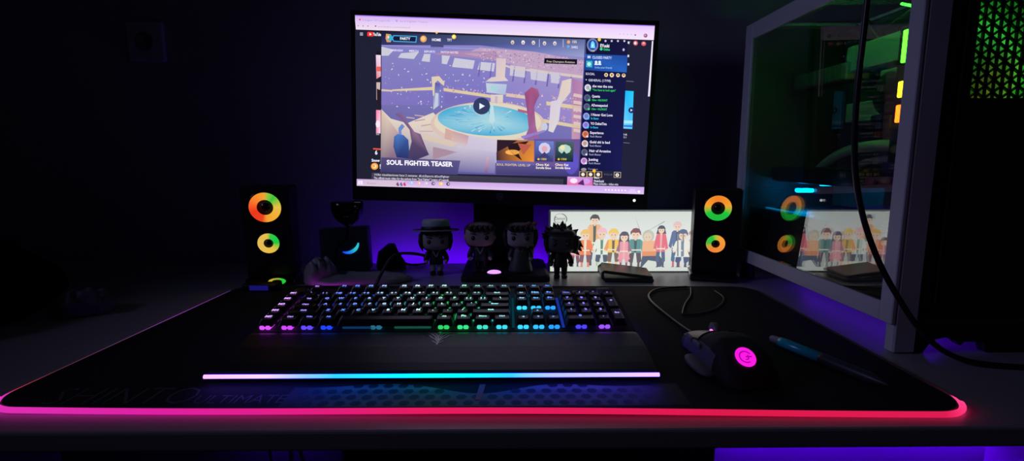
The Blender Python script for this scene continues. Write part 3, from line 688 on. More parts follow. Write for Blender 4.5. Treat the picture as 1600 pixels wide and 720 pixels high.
# play button, title, offers
C(507, 348, 31, 31, S(48, 58, 96), 18, 36); P([(499, 337), (519, 348), (499, 360)], S(226, 236, 250), 19)
T('SOUL FIGHTER TEASER', 162, 567, 241, 17, S(246, 242, 252), 19, .035)
G([(564, 473), (700, 476), (699, 556), (562, 550)], [S(96, 60, 56), S(190, 120, 60), S(230, 140, 50), S(50, 30, 40)], 16)
P([(564, 473), (640, 475), (600, 500), (563, 520)], S(46, 28, 40), 17); P([(600, 490), (680, 478), (640, 520), (656, 552), (612, 520)], S(40, 22, 30), 17); C(620, 520, 26, 10, S(240, 170, 80), 17, 12); P([(640, 486), (690, 492), (660, 530)], S(180, 90, 70), 18)
T('SOUL FIGHTER: LEVEL UP', 562, 570, 124, 8, S(226, 200, 170), 19, .01)
G([(706, 477), (772, 479), (770, 556), (703, 554)], [S(90, 110, 190), S(110, 130, 200), S(60, 60, 110), S(46, 46, 96)], 16); C(738, 505, 22, 22, S(200, 196, 226), 17, 9); C(738, 507, 11, 12, S(216, 160, 180), 18, 9); P([(716, 540), (738, 518), (760, 542)], S(60, 60, 110), 18)
G([(779, 479), (846, 481), (843, 556), (776, 555)], [S(60, 90, 96), S(70, 100, 96), S(24, 34, 46), S(26, 38, 50)], 16); C(812, 508, 24, 18, S(176, 206, 190), 17, 9); C(804, 502, 10, 10, S(226, 220, 170), 18, 9); P([(785, 545), (810, 515), (838, 550)], S(30, 60, 66), 18)
for x in (712, 786): C(x + 4, 546, 4, 4, S(240, 190, 60), 19); T('1350', x + 11, 549, 22, 7, S(240, 200, 80), 19, .02)
for x in (706, 777): T('Choo Kai', x, 570, 48, 8, S(240, 230, 220), 19, .03); T('Scrolls Emo', x, 582, 56, 8, S(240, 226, 206), 19, .03)
# friends panel
G([(892, 106), (1047, 110), (1020, 590), (866, 590)], [S(18, 20, 56), S(20, 22, 60), S(24, 26, 80), S(16, 18, 54)], 15)
P([(862, 590), (866, 590), (892, 106), (888, 106)], S(60, 66, 130), 16)
C(916, 126, 21, 24, S(120, 126, 166), 17); C(916, 125, 16, 18, S(30, 70, 160), 18); P([(908, 136), (910, 118), (916, 110), (923, 118), (926, 137)], S(110, 210, 250), 19); P([(913, 126), (919, 122), (917, 136)], S(240, 250, 255), 19); T('140', 909, 149, 14, 5, S(230, 220, 180), 19)
C(941, 106, 6, 6, S(240, 200, 70), 18); T('EYuuki', 944, 133, 34, 11, S(240, 236, 250), 18, .03); C(948, 140, 5, 5, S(60, 220, 140), 18); T('Online', 956, 145, 24, 8, S(60, 215, 120), 18, .02)
for x in (964, 987, 1010, 1034): C(x, 111, 4, 4, S(206, 200, 226), 18, 6)
C(1031, 142, 4, 5, S(180, 180, 210), 18)
G([(890, 158), (1046, 163), (1042, 224), (887, 216)], [S(36, 84, 166), S(30, 70, 150), S(40, 96, 186), S(26, 60, 140)], 16)
P([(897, 164), (908, 164), (908, 173), (897, 173)], S(190, 206, 240), 17); T('CLOSED PARTY', 915, 174, 72, 9, S(206, 216, 246), 17, .02)
P([(893, 182), (915, 183), (914, 206), (892, 205)], S(60, 180, 190), 17); C(903, 194, 7, 7, S(170, 236, 220), 18)
for x in (929, 942): C(x, 187, 5, 5, S(226, 236, 250), 18); Rq(x - 6, 192, x + 6, 197, S(226, 236, 250), 18)
T('Invite your friends', 924, 209, 64, 7, S(150, 190, 246), 17, .01)
T('SOCIAL', 890, 233, 34, 8, S(206, 200, 226), 17, .02)
for x, q in ((966, 7), (987, 8), (1010, 7), (1031, 7)): C(x, 233 + (x - 966) * .03, q, q, S(236, 206, 160), 17); C(x, 233, 3, 3, S(70, 56, 66), 18)
P([(889, 249), (895, 249), (892, 254)], S(206, 200, 226), 17); T('GENERAL (17/98)', 900, 256, 83, 8, S(196, 196, 226), 17, .02)
rows = [(280, 'she was the one', '"You have to look again"', 'g', S(220, 215, 230)), (317, 'Quenta', 'Other - VALORANT', 'g', S(90, 96, 130)), (350, 'ADomeapeciud', 'Other - VALORANT', 'g', S(90, 100, 130)),
        (385, 'I Never Got Love', 'In Game', 'b', S(140, 160, 230)), (418, 'YO DahatTina', 'In Game', 'b', S(160, 150, 240)), (452, 'Experience', 'Rank Master', 'w', S(226, 130, 90)),
        (487, 'Gold shi is bad', 'Rank Master', 'w', S(226, 196, 196)), (520, 'Heir of Arcanine', 'Rank Master', 'w', S(96, 100, 126)), (553, 'Justing', 'Rank Master', 'w', S(216, 160, 226))]
for y, nm, st, kd, c in rows:
    x0 = 898 - (y - 280) * .055; C(x0, y, 12, 13, c, 17); C(x0, y - 1, 7, 8, lerp(c, S(20, 24, 60), .45), 18)
    C(x0 + 7, y + 8, 4, 4, {'g': S(60, 220, 110), 'b': S(60, 190, 250), 'w': S(220, 220, 226)}[kd], 19)
    T(nm, x0 + 17, y - 2, len(nm) * 5.0, 9, S(226, 222, 242), 18, .025); T(st, x0 + 17, y + 11, len(st) * 4.0 * (.9 if kd == 'g' else 1), 7, {'g': S(50, 205, 95), 'b': S(50, 195, 250), 'w': S(150, 150, 190)}[kd], 18, .02)
C(882, 585, 10, 6, S(150, 140, 150), 17); T('Toneless', 897, 586, 36, 7, S(150, 148, 180), 18)
for x in (866, 894, 922): P([(x, 592), (x + 27, 593), (x + 27, 616), (x, 615)], S(190, 160, 110), 18); P([(x + 2, 594), (x + 25, 595), (x + 25, 614), (x + 2, 613)], S(26, 24, 50), 19); C(x + 13, 604, 7, 7, S(236, 226, 206), 20, 8)
C(920, 590, 6, 6, S(246, 190, 50), 21); T('V13.14', 956, 607, 30, 7, S(110, 108, 140), 18)
P([(993, 594), (1019, 595), (1018, 617), (992, 616)], S(190, 170, 140), 18); P([(995, 596), (1017, 597), (1016, 615), (994, 614)], S(26, 24, 50), 19); C(1005, 606, 7, 7, S(236, 232, 226), 20, 8); C(1005, 606, 2.5, 2.5, S(30, 28, 50), 21, 8)
G([(822, 612), (915, 614), (914, 652), (820, 648)], [S(206, 160, 226), S(176, 120, 206), S(226, 90, 160), S(236, 90, 140)], 17); C(845, 628, 14, 10, S(240, 220, 246), 18, 9); C(890, 630, 16, 11, S(206, 150, 226), 18, 9); P([(858, 640), (880, 622), (884, 646)], S(80, 40, 110), 19)
T('MIX', 920, 620, 20, 8, S(226, 222, 242), 18, .02); T('PinkGold', 919, 633, 36, 8, S(220, 215, 235), 18, .03); T('Playa soleado - video mix', 917, 643, 92, 8, S(210, 206, 230), 18, .02)
# taskbar
G([(54, 622), (1107, 652), (1102, 680), (55, 648)], [S(196, 160, 216), S(196, 164, 226), S(214, 186, 240), S(222, 196, 226)], 22)
Rq(60, 628, 76, 642, S(236, 226, 246), 23); P([(67, 629), (68, 629), (68, 643), (67, 643)], S(150, 120, 190), 24)
P([(80, 626), (228, 630), (228, 650), (80, 646)], S(206, 186, 206), 23); T('Buscar', 92, 641, 34, 7, S(170, 150, 176), 24)
for x, c in ((203, S(120, 70, 110)), (216, S(120, 96, 170)), (228, S(206, 60, 110))): P([(x - 6, 642), (x, 633), (x + 6, 647), (x, 650)], c, 24)
for x, c in ((252, S(150, 196, 246)), (280, S(226, 180, 170)), (306, S(200, 190, 210)), (332, S(110, 100, 130)), (360, S(246, 200, 80)), (386, S(90, 76, 110))): C(x, 637 + (x - 252) * .03, 7, 7, c, 24); C(x + 2, 637 + (x - 252) * .03, 3, 3, lerp(c, WHITE, .5), 25)
for k in range(7): C(962 + k * 12, 663 + k * .4, 3, 3, S(245, 236, 250), 24)
T('13:24', 1048, 666, 22, 6, S(250, 245, 252), 24); T('21/07/2023', 1044, 674, 30, 6, S(245, 240, 250), 24); C(1084, 670, 5, 5, S(250, 245, 252), 24)
screen = s.build('screen', narrowed_screen('screen_glow', 1.12), mon)
# housing
f = MB()
f.bbox((0, 0.013, -0.004), (SW + 0.020, 0.022, SH + 0.040), 0.004, 2, M=MT @ Matrix.Translation((0, 0, -0.0065)))
f.bbox((0, 0.030, -0.03), (SW * .6, 0.020, SH * .6), 0.008, 3, M=MT)
f.build('housing', M_black, mon)
f = MB()
bz = 0.0008
for x0, x1, z0, z1 in ((-SW / 2 - 0.009, SW / 2 + 0.009, SH / 2, SH / 2 + 0.009), (-SW / 2 - 0.009, SW / 2 + 0.009, -SH / 2 - 0.0285, -SH / 2), (-SW / 2 - 0.009, -SW / 2, -SH / 2, SH / 2), (SW / 2, SW / 2 + 0.009, -SH / 2, SH / 2)):
    f.box(((x0 + x1) / 2, 0.0006, (z0 + z1) / 2), (x1 - x0, 0.0028, z1 - z0), M=MT)
f.build('bezel', M_black, mon)
# round maker's emblem under the screen: ring with two leaning letters
f = MB(); c0 = MT @ Vector((-0.002, -0.0012, -SH / 2 - 0.0135))
f.ring_disc(c0, 0.0058, 0.0068, (1, 0, 0), (0, 0, 1), 32, col=(0.20, 0.20, 0.23, 1))
put_text(f, 'hp', lambda x, y: tuple(c0 + Vector((x, 0, y))), 0, -0.002, w=0.0085, h=0.006, col=(0.20, 0.20, 0.23, 1), align='c', slant=.2)
f.build('emblem', M_print, mon)
f = MB(); f.ball(tuple(MT @ Vector((0.280, -0.001, -SH / 2 - 0.0135))), (0.0030, 0.001, 0.0030), col=(1.3, 1.25, 1.35, 1)); f.build('power_light', M_glow, mon)
f = MB()
f.loft([[(x, y, z) for x, y in ((-hw, -t), (hw, -t), (hw, t), (-hw, t))] for hw, t, z in ((0.060, 0.008, 0.012), (0.066, 0.009, 0.09), (0.066, 0.010, 0.22))], M=Matrix.Translation((0.0, 0.060, 0)))
f.build('stand_neck', M_blackm, mon)
f = MB()
f.loft([rr8(0, -0.02, 0.086 - d, 0.092 - d, 0.012, z) for d, z in ((0, 0.0), (0, 0.008), (0.002, 0.0105), (0.006, 0.012))], M=Matrix.Translation((0.004, 0, 0)))
f.build('stand_base', M_blackm, mon)
# ================================================================ light box
lb = thing('light_box', 'glowing white light box printed with a row of standing people', 'light box', (0.2560, 1.046, 0))
LW, LH = 0.333, 0.1285
f = MB(); f.bbox((0, 0.020, LH / 2 + 0.001), (LW, 0.036, LH), 0.004, 2); f.build('case', M_white_metal, lb)
f = MB()
t = 0.0016
for x, z, wx, wz in ((0, LH - t / 2, LW, t), (0, t / 2, LW, t), (-LW / 2 + t / 2, LH / 2, t, LH - 2 * t), (LW / 2 - t / 2, LH / 2, t, LH - 2 * t)):
    f.box((x, 0.0, z + 0.001), (wx, 0.004, wz))
f.build('frame', pbr('white_frame', (0.75, 0.75, 0.75, 1), 0.4, noise=0.02), lb)
K = 0.000249
def lbp(x, y, L=0): return ((x - 25) * K - LW / 2, -0.0003 - 0.00004 * L, (615 - y) * K + 0.001)
s = MB()
g0, g1 = S(206, 216, 208), S(226, 230, 228)
for a in range(8):
    x0 = 25 + 1337 * a / 8; x1 = 25 + 1337 * (a + 1) / 8
    s.poly([lbp(x0, 615), lbp(x1, 615), lbp(x1, 300), lbp(x0, 300)], cols=[g0, g0, g1, g1]); s.poly([lbp(x0, 300), lbp(x1, 300), lbp(x1, 97), lbp(x0, 97)], cols=[g1, g1, g0, g0])
def Q(pts, col, L): s.poly([lbp(x, y, L) for x, y in pts], col)
def O(x, y, rx, ry, col, L, n=18, a0=0): s.poly([lbp(x + rx * math.cos(a0 + 2 * PI * k / n), y + ry * math.sin(a0 + 2 * PI * k / n), L) for k in range(n)], col)
SKIN = S(240, 206, 180)
def standing(x, top, bot, hair, coat, inner, legs, boot, wd=1.0, long=False, hl=0.0, robe=0.0, sleeve=None, L=1, hat=None):
    H = bot - top; hd = 0.125 * H * (1.05 if H < 330 else .72); w_ = hd * 1.9 * wd; cy = top + hd
    sleeve = sleeve or coat
    if hl: Q([(x - hd * 1.05, cy), (x - hd * 1.35, cy + hl * H), (x + hd * 1.35, cy + hl * H), (x + hd * 1.05, cy)], hair, L)
    sh = top + hd * 2.0; hip = top + H * .56; hem = top + H * (0.62 + robe)
    # legs
    for s_ in (-1, 1):
        Q([(x + s_ * w_ * .05, hip), (x + s_ * w_ * .52, hip), (x + s_ * w_ * .62, bot - H * .16), (x + s_ * w_ * .46, bot - H * .12), (x + s_ * w_ * .20, bot - H * .12)], legs, L + 1)
        Q([(x + s_ * w_ * .24, bot - H * .13), (x + s_ * w_ * .46, bot - H * .13), (x + s_ * w_ * .46, bot - H * .02), (x + s_ * w_ * .62, bot), (x + s_ * w_ * .22, bot)], boot, L + 1)
        Q([(x + s_ * w_ * .35, sh), (x + s_ * w_ * .62, sh + H * .03), (x + s_ * w_ * .95, hip - H * .03), (x + s_ * w_ * .62, hip + H * .02), (x + s_ * w_ * .38, sh + H * .16)], sleeve, L + 2)
        O(x + s_ * w_ * .78, hip + H * .01, hd * .26, hd * .26, SKIN, L + 2, 10)
    Q([(x - w_ * .48, sh), (x + w_ * .48, sh), (x + w_ * .5, hip), (x + w_ * (.62 + robe), hem), (x - w_ * (.62 + robe), hem), (x - w_ * .5, hip)], coat, L + 3)
    Q([(x - w_ * .14, sh), (x + w_ * .14, sh), (x + w_ * .10, hem - 3), (x - w_ * .10, hem - 3)], inner, L + 4)
    Q([(x - w_ * .5, hip - H * .03), (x + w_ * .5, hip - H * .03), (x + w_ * .5, hip), (x - w_ * .5, hip)], S(236, 230, 220), L + 5)
    Q([(x - hd * .25, cy + hd * .6), (x + hd * .25, cy + hd * .6), (x + hd * .2, sh + H * .03), (x - hd * .2, sh + H * .03)], SKIN, L + 5)
    O(x, cy, hd * .80, hd * .98, SKIN, L + 6)
    Q([(x - hd * 1.0, cy + hd * .15), (x - hd * 1.05, cy - hd * .5), (x - hd * .5, cy - hd * 1.15), (x + hd * .1, cy - hd * 1.25), (x + hd * .7, cy - hd * 1.05), (x + hd * 1.05, cy - hd * .4), (x + hd * 1.0, cy + hd * .2), (x + hd * .6, cy - hd * .35), (x, cy - hd * .25), (x - hd * .6, cy - hd * .35)], hair, L + 7)
    for s_ in (-1, 1): O(x + s_ * hd * .34, cy + hd * .12, hd * .09, hd * .13, S(60, 46, 50), L + 8, 8)
standing(80, 335, 575, S(40, 50, 70), S(52, 82, 110), S(60, 60, 70), S(40, 46, 60), S(40, 40, 50), L=1)
standing(240, 330, 570, S(96, 60, 70), S(206, 90, 120), S(220, 200, 210), S(110, 50, 70), S(70, 50, 60), L=1)
standing(398, 138, 560, S(46, 48, 56), S(236, 176, 120), S(60, 76, 70), S(46, 66, 96), S(60, 60, 60), wd=1.25, L=9, sleeve=S(236, 190, 150))
standing(322, 262, 572, S(240, 190, 90), S(236, 120, 60), S(240, 226, 200), S(116, 56, 76), S(226, 120, 96), wd=1.0, L=20, robe=.05)
standing(460, 250, 570, S(240, 186, 196), S(226, 236, 222), S(76, 130, 110), S(36, 60, 96), S(186, 216, 176), wd=1.05, L=20, robe=.06)
standing(556, 255, 568, S(240, 200, 76), S(244, 196, 70), S(96, 76, 56), S(104, 80, 70), S(236, 190, 130), wd=1.05, L=30, sleeve=S(240, 150, 80))
standing(645, 280, 572, S(64, 52, 76), S(236, 150, 166), S(240, 176, 170), S(226, 140, 160), S(80, 70, 76), wd=.95, hl=.42, robe=.16, L=40, sleeve=S(150, 96, 126))
standing(740, 253, 575, S(122, 56, 66), S(66, 140, 136), S(40, 70, 76), S(70, 50, 66), S(76, 66, 66), wd=1.1, L=30, sleeve=S(76, 156, 150))
# a broad crouching figure
O(845, 310, 50, 52, S(190, 196, 176), 41); O(842, 318, 34, 36, S(226, 206, 180), 42)
for s_ in (-1, 1): O(842 + s_ * 12, 320, 3, 4, S(60, 50, 46), 43, 8)
Q([(800, 352), (905, 350), (935, 470), (795, 478)], S(240, 178, 130), 42); Q([(795, 440), (940, 440), (935, 478), (800, 480)], S(226, 140, 90), 43)
Q([(800, 478), (945, 478), (985, 530), (960, 572), (936, 572), (915, 525), (850, 515), (800, 575), (786, 572)], S(46, 66, 100), 43)
standing(952, 228, 575, S(46, 60, 84), S(230, 96, 120), S(240, 170, 170), S(52, 86, 126), S(50, 60, 90), wd=1.1, L=50, hl=.10)
standing(1085, 196, 575, S(226, 190, 190), S(72, 100, 150), S(46, 60, 100), S(50, 96, 140), S(196, 80, 110), wd=1.1, L=40)
standing(1132, 262, 575, S(70, 90, 130), S(232, 232, 222), S(90, 130, 180), S(40, 60, 116), S(50, 56, 96), wd=1.15, L=60, robe=.10)
standing(1222, 262, 560, S(190, 130, 110), S(226, 176, 150), S(236, 196, 170), S(52, 76, 86), S(60, 70, 90), wd=.95, L=50)
standing(1300, 300, 570, S(90, 70, 70), S(190, 120, 110), S(226, 200, 180), S(70, 76, 90), S(60, 50, 50), L=40)
for x0, y0, x1, y1 in ((727, 140, 785, 302), (792, 292, 975, 188)):
    n_ = Vector((y1 - y0, x0 - x1)).normalized() * 2.2; Q([(x0, y0), (x1 + n_.x, y1 + n_.y), (x1 - n_.x, y1 - n_.y)], S(96, 96, 96), 70)
for q in (1105, 1150):
    Q([(q - 22, 290), (q - 12, 290), (q - 2, 480), (q - 14, 480)], S(120, 126, 130), 70)
# round emblem with brush lettering
O(112, 172, 55, 50, S(150, 156, 152), 2, 36); O(110, 173, 50, 46, S(214, 220, 214), 3, 36)
for a, b, r in ((2.4, 3.8, 46), (5.0, 6.6, 52)):
    for k in range(10):
        t0, t1 = a + (b - a) * k / 10, a + (b - a) * (k + 1) / 10
        Q([(112 + r * math.cos(t0), 172 + r * .9 * math.sin(t0)), (112 + r * math.cos(t1), 172 + r * .9 * math.sin(t1)), (112 + (r + 5) * math.cos(t1), 172 + (r + 5) * .9 * math.sin(t1)), (112 + (r + 5) * math.cos(t0), 172 + (r + 5) * .9 * math.sin(t0))], S(50, 54, 56), 4)
put_text(s, 'Demon', lambda x, y: lbp(x, 176 - y, 5), 66, 0, 84, 26, S(96, 100, 100), bold=.01, slant=.15); put_text(s, 'slayer', lambda x, y: lbp(x, 200 - y, 5), 78, 0, 62, 15, S(120, 124, 124))
s.c = [[lerp(q, (0.9, 0.9, 0.88, 1), .10) for q in cs] for cs in s.c]
s.build('panel', emit_attr('light_box_glow', 1.0), lb)

# ================================================================ loudspeakers
def speaker(label, x, yf, rot, ringf, smallf, base_reflection, zb=0.146, zs=0.078, rb=0.0262, rs=0.0182, H=0.186):
    t = thing('loudspeaker', label, 'speaker', (x, yf, 0), (0, 0, rot), 'desktop loudspeakers')
    W = 0.041; D = 0.060; OV = 0.020; bz = 0.016
    def face(z): return -OV * (z - bz) / (H - bz)
    f = MB()
    f.loft([[(-W + d, face(z) + d, z), (W - d, face(z) + d, z), (W - d * .5, face(z) + d + 0.004, z), (W - d, D - d, z), (-W + d, D - d, z), (-W + d * .5, face(z) + d + 0.004, z)] for d, z in ((0.003, bz), (0, bz + 0.003), (0, H - 0.004), (0.004, H))])
    f.build('cabinet', M_black, t)
    f = MB(); f.bbox((0, D / 2 - 0.008, bz / 2), (W * 2 + 0.006, D + 0.012, bz - 0.0002), 0.004, 2); bs = f.build('base', M_gloss, t)
    tl = math.atan(OV / (H - bz))
    for nm, z, r, fn, ri in (('woofer', zb, rb, ringf, .51), ('tweeter', zs, rs, smallf, .44)):
        M = Matrix.Translation((0, face(z) - 0.0003, z)) @ Matrix.Rotation(PI / 2 + tl, 4, 'X')
        f = MB(); f.lathe([(r * 1.12, -0.002), (r * 1.12, 0.0008), (r * 1.04, 0.0022), (r * 1.0, 0.0008)], 48, M=M, cap=False)
        f.lathe([(r * ri, 0.0012), (r * ri * .9, -0.0015), (r * ri * .45, -0.004), (r * ri * .40, -0.002), (r * .12, 0.0006), (0.0004, 0.001)], 40, M=M)
        d = f.build(nm, M_gloss, t)
        f = MB(); f.ring_disc((0, 0, 0.0016), r * ri, r, (1, 0, 0), (0, 1, 0), 72, colf=fn); f.v = [tuple(M @ Vector(p)) for p in f.v]
        f.build('light_ring', M_glow, d)
    if base_reflection:  # glowing oval stands for the small ring's reflection in the base
        M = Matrix.Translation((0.012, -0.0170, 0.0100)) @ Matrix.Rotation(PI / 2, 4, 'X') @ Matrix.Scale(0.42, 4, (0, 1, 0))
        f = MB(); f.lathe([(0.0085, 0.0), (0.0085, 0.004), (0.007, 0.005)], 32, M=M); kn = f.build('ring_reflection_core', M_gloss, bs)
        f = MB(); f.lathe([(0.0152, -0.001), (0.0152, 0.0014), (0.0095, 0.0018), (0.0088, 0.0006)], 48, M=M, cap=False)
        for q, fc in enumerate(f.f):
            cs = []
            for i in fc:
                p = f.v[i]; cs.append(ramp([(-0.004, S(205, 175, 50)), (0.014, S(150, 170, 50)), (0.020, S(40, 200, 60)), (0.03, S(30, 205, 60))], p[0]))
            f.c[q] = cs
        f.build('ring_reflection', M_glow, bs)
    return t
RED, ORG, AMB, YEL, GRN, LIM = S(236, 56, 28), S(244, 120, 36), S(244, 160, 52), S(232, 190, 72), S(40, 196, 60), S(150, 196, 60)
def big_left(t):
    d = math.degrees(t) % 360
    return ramp([(0, YEL), (25, LIM), (48, GRN), (75, LIM), (90, AMB), (140, S(248, 128, 44)), (178, S(244, 84, 34)), (200, RED), (255, S(236, 66, 30)), (275, AMB), (320, S(240, 176, 56)), (360, YEL)], d)
def small_left(t):
    d = math.degrees(t) % 360
    return ramp([(0, GRN), (20, S(20, 205, 70)), (75, S(60, 196, 70)), (95, YEL), (180, S(226, 186, 86)), (300, YEL), (340, LIM), (360, GRN)], d)
def big_right(t):
    y = math.sin(t); return ramp([(-1, S(30, 186, 60)), (-.45, GRN), (-.05, S(170, 180, 56)), (.25, S(244, 164, 50)), (1, S(240, 132, 40))], y)
def small_right(t):
    d = math.degrees(t) % 360
    return ramp([(0, S(244, 150, 60)), (55, AMB), (95, LIM), (115, GRN), (175, S(70, 186, 60)), (200, S(200, 160, 60)), (240, S(242, 130, 56)), (360, S(244, 150, 60))], d)
speaker('left black loudspeaker with two glowing red, orange and yellow rings', -0.440, 0.945, 0.20, big_left, small_left, True, zb=0.148, zs=0.081, rb=0.0272, rs=0.0188)
speaker('right black loudspeaker with glowing orange and green rings, beside the light box', 0.4015, 0.968, -0.28, big_right, small_right, False, zb=0.1435, zs=0.0745, rb=0.0240, rs=0.0172, H=0.180)

# ================================================================ toy figures with oversized heads
def figure(label, x, y, z0, rz, skin, hair_c, coat_c, leg_c, shoe_c, hat=None, spiky=False, robe=False, eye=(0.02, 0.01, 0.012, 1), scarf=None, trim=None, side_locks=True, bow=False):
    t = thing('toy_figure', label, 'toy figure', (x, y, z0), (0, 0, rz), 'vinyl figures below the monitor')
    f = MB()
    # body, limbs and head in one skin
    f.ball((0, 0, 0.074), (0.0290, 0.0255, 0.0215), 28, 16, .62, col=skin)
    f.lathe([(0.0085, 0), (0.0085, 0.012)], 16, c=(0, 0.002, 0.046), col=skin)
    for s_ in (-1, 1):
        f.ball((s_ * 0.0285, 0.001, 0.070), (0.0035, 0.0045, 0.0055), 12, 8, col=skin)
        f.ball((s_ * 0.0195, -0.006, 0.0285), (0.0042, 0.0046, 0.0046), 12, 8, col=skin)
    f.build('body', M_paint, t)
    f = MB()
    for s_ in (-1, 1):
        if not robe:
            f.loft([[(s_ * (0.0072) + r * math.cos(a), 0.001 + r * .95 * math.sin(a), z) for a in [2 * PI * k / 14 for k in range(14)]] for r, z in ((0.0050, 0.004), (0.0056, 0.010), (0.0066, 0.024), (0.0068, 0.030))], col=leg_c, smooth=True)
    if not robe: f.build('trousers', M_paint, t)
    for s_ in (-1, 1):
        g = MB(); g.ball((s_ * 0.0074, -0.0025, 0.0035), (0.0062, 0.0098, 0.0050), 14, 8, .8, col=shoe_c, warp=lambda p: Vector((p.x, p.y, max(p.z, -0.0034))))
        g.build('shoe', M_paint, t)
    f = MB()
    if robe:
        f.loft([[(r * math.cos(a), r * .8 * math.sin(a), z) for a in [2 * PI * k / 20 for k in range(20)]] for r, z in ((0.0235, 0.0012), (0.0240, 0.006), (0.0195, 0.024), (0.0150, 0.040), (0.0130, 0.050), (0.0100, 0.054))], col=coat_c, smooth=True)
    else:
        f.loft([[(r * math.cos(a), r * .72 * math.sin(a), z) for a in [2 * PI * k / 20 for k in range(20)]] for r, z in ((0.0140, 0.0225), (0.0145, 0.026), (0.0128, 0.036), (0.0138, 0.046), (0.0122, 0.052), (0.009, 0.0545))], col=coat_c, smooth=True)
    for s_ in (-1, 1):
        f.tube([(s_ * 0.0115, 0.001, 0.050), (s_ * 0.0170, 0.000, 0.043), (s_ * 0.0200, -0.002, 0.036), (s_ * 0.0197, -0.005, 0.0305)], [0.0050, 0.0056, 0.0054, 0.0060], 12, col=coat_c)
    f.build('jacket', M_paint, t)
    f = MB()
    if trim:
        f.tube([(-0.0075, -0.0088, 0.053), (-0.003, -0.0104, 0.044), (0, -0.0106, 0.038)], 0.0012, 6, col=trim); f.tube([(0.0075, -0.0088, 0.053), (0.003, -0.0104, 0.044), (0, -0.0106, 0.038)], 0.0012, 6, col=trim)
        f.build('collar', M_paint, t)
    if scarf:
        f = MB(); f.lathe([(0.013, -0.0035), (0.0165, -0.002), (0.0165, 0.002), (0.013, 0.0035)], 22, c=(0, 0, 0.0525), col=scarf); f.build('scarf', M_paint, t)
    f = MB()
    for s_ in (-1, 1):
        ex = s_ * 0.0128; ey = -0.0262 + (0.0016 if 1 else 0)
        f.ball((ex, ey, 0.0715), (0.0042, 0.0014, 0.0046), 16, 10, col=eye)
        f.ball((ex - 0.0012, ey - 0.0012, 0.0730), (0.0009, 0.0004, 0.0009), 8, 6, col=(0.5, 0.45, 0.5, 1))
    f.build('eyes', M_paint, t)
    f = MB()
    for s_ in (-1, 1): f.tube([(s_ * 0.0075, -0.0262, 0.0785), (s_ * 0.0185, -0.0250, 0.0812)], 0.0010, 6, col=hair_c)
    f.build('eyebrows', M_paint, t)
    f = MB()
    # hair: a cap over the top and back of the head with a cut-out for the face
    def hw(p):
        q = Vector((p.x, p.y, p.z))
        if q.z < 0.012 and q.y < 0.004: q.z = 0.012 + (q.z - .012) * .05; 
        return q
    f.ball((0, 0.0022, 0.0765), (0.0312, 0.0275, 0.0225), 28, 16, .66, col=hair_c, warp=hw)
    f.ball((0, 0.0120, 0.068), (0.0300, 0.0180, 0.0220), 24, 12, .7, col=hair_c)
    if side_locks:
        for s_ in (-1, 1): f.tube([(s_ * 0.0285, -0.012, 0.086), (s_ * 0.0300, -0.016, 0.072), (s_ * 0.0285, -0.014, 0.060), (s_ * 0.0265, -0.010, 0.051)], [0.005, 0.0048, 0.0036, 0.001], 10, col=hair_c)
    if robe:
        f.ball((0, 0.016, 0.046), (0.027, 0.010, 0.034), 20, 12, .8, col=hair_c)
    if spiky:
        rg = random.Random(3)
        for row_, (n_, y_, L0) in enumerate(((9, 0.004, 0.0175), (8, 0.016, 0.0195), (7, 0.026, 0.014), (6, -0.010, 0.010))):
            for i in range(n_):
                a = PI * (0.96 - 1.06 * (i + .25 * (row_ % 2)) / (n_ - 1))
                d = Vector((math.cos(a), (-.15, .1, .6, -.5)[row_], math.sin(a) + .12)).normalized()
                p0 = Vector((0, y_, 0.076)) + Vector((math.cos(a) * 0.0225, 0, max(-.004, math.sin(a)) * 0.0165)); L_ = L0 * rg.uniform(.85, 1.1)
                f.tube([tuple(p0), tuple(p0 + d * L_ * .5), tuple(p0 + d * L_)], [0.0085, 0.0058, 0.0004], 8, col=hair_c, smooth=False)
        for z_, x_ in ((0.050, .034), (0.058, .039), (0.066, .041)):
            f.tube([(0.022, 0.012, z_ + .006), (x_ - .004, 0.012, z_ + .002), (x_ + .004, 0.011, z_ - .006)], [0.008, .006, .0005], 7, col=hair_c, smooth=False)
    else:
        for k in range(5):
            x_ = -0.020 + k * 0.010
            f.tube([(x_, -0.0205, 0.094), (x_ + 0.002, -0.0270, 0.0885), (x_ + 0.004, -0.0278, 0.0835)], [0.0052, 0.0042, 0.0006], 8, col=hair_c)
    f.build('hair', M_paint, t)
    if bow:
        f = MB()
        for s_ in (-1, 1): f.ball((0.022 + s_ * 0.0055, -0.012, 0.0985), (0.0055, 0.003, 0.0042), 12, 8, col=(0.30, 0.10, 0.13, 1))
        f.build('hair_bow', M_paint, t)
    if hat:
        h = thing_part = MB()
        M = Matrix.Translation((0, 0.001, 0.090)) @ Matrix.Rotation(math.radians(-5), 4, 'X')
        h.lathe([(0.022, -0.0005), (0.046, 0.0012), (0.0468, 0.0026), (0.0455, 0.0034), (0.029, 0.0030)], 44, M=M, col=hat[0], cap=False)
        h.lathe([(0.0290, 0.002), (0.0278, 0.0185), (0.0262, 0.0225), (0.022, 0.0245), (0.012, 0.0235), (0.0005, 0.0230)], 40, M=M, col=hat[1])
        ho = h.build('hat', M_paint, t)
        h = MB(); h.lathe([(0.0292, 0.0032), (0.0296, 0.0036), (0.0291, 0.0092), (0.0286, 0.0095)], 40, M=M, col=hat[2], cap=False); h.build('hat_band', M_paint, ho)
        h = MB(); h.lathe([(0.0466, 0.0006), (0.0474, 0.0018), (0.0466, 0.0032)], 44, M=M, col=(0.35, 0.35, 0.4, 1), cap=False); h.build('hat_brim_edge', M_paint, ho)
    return t
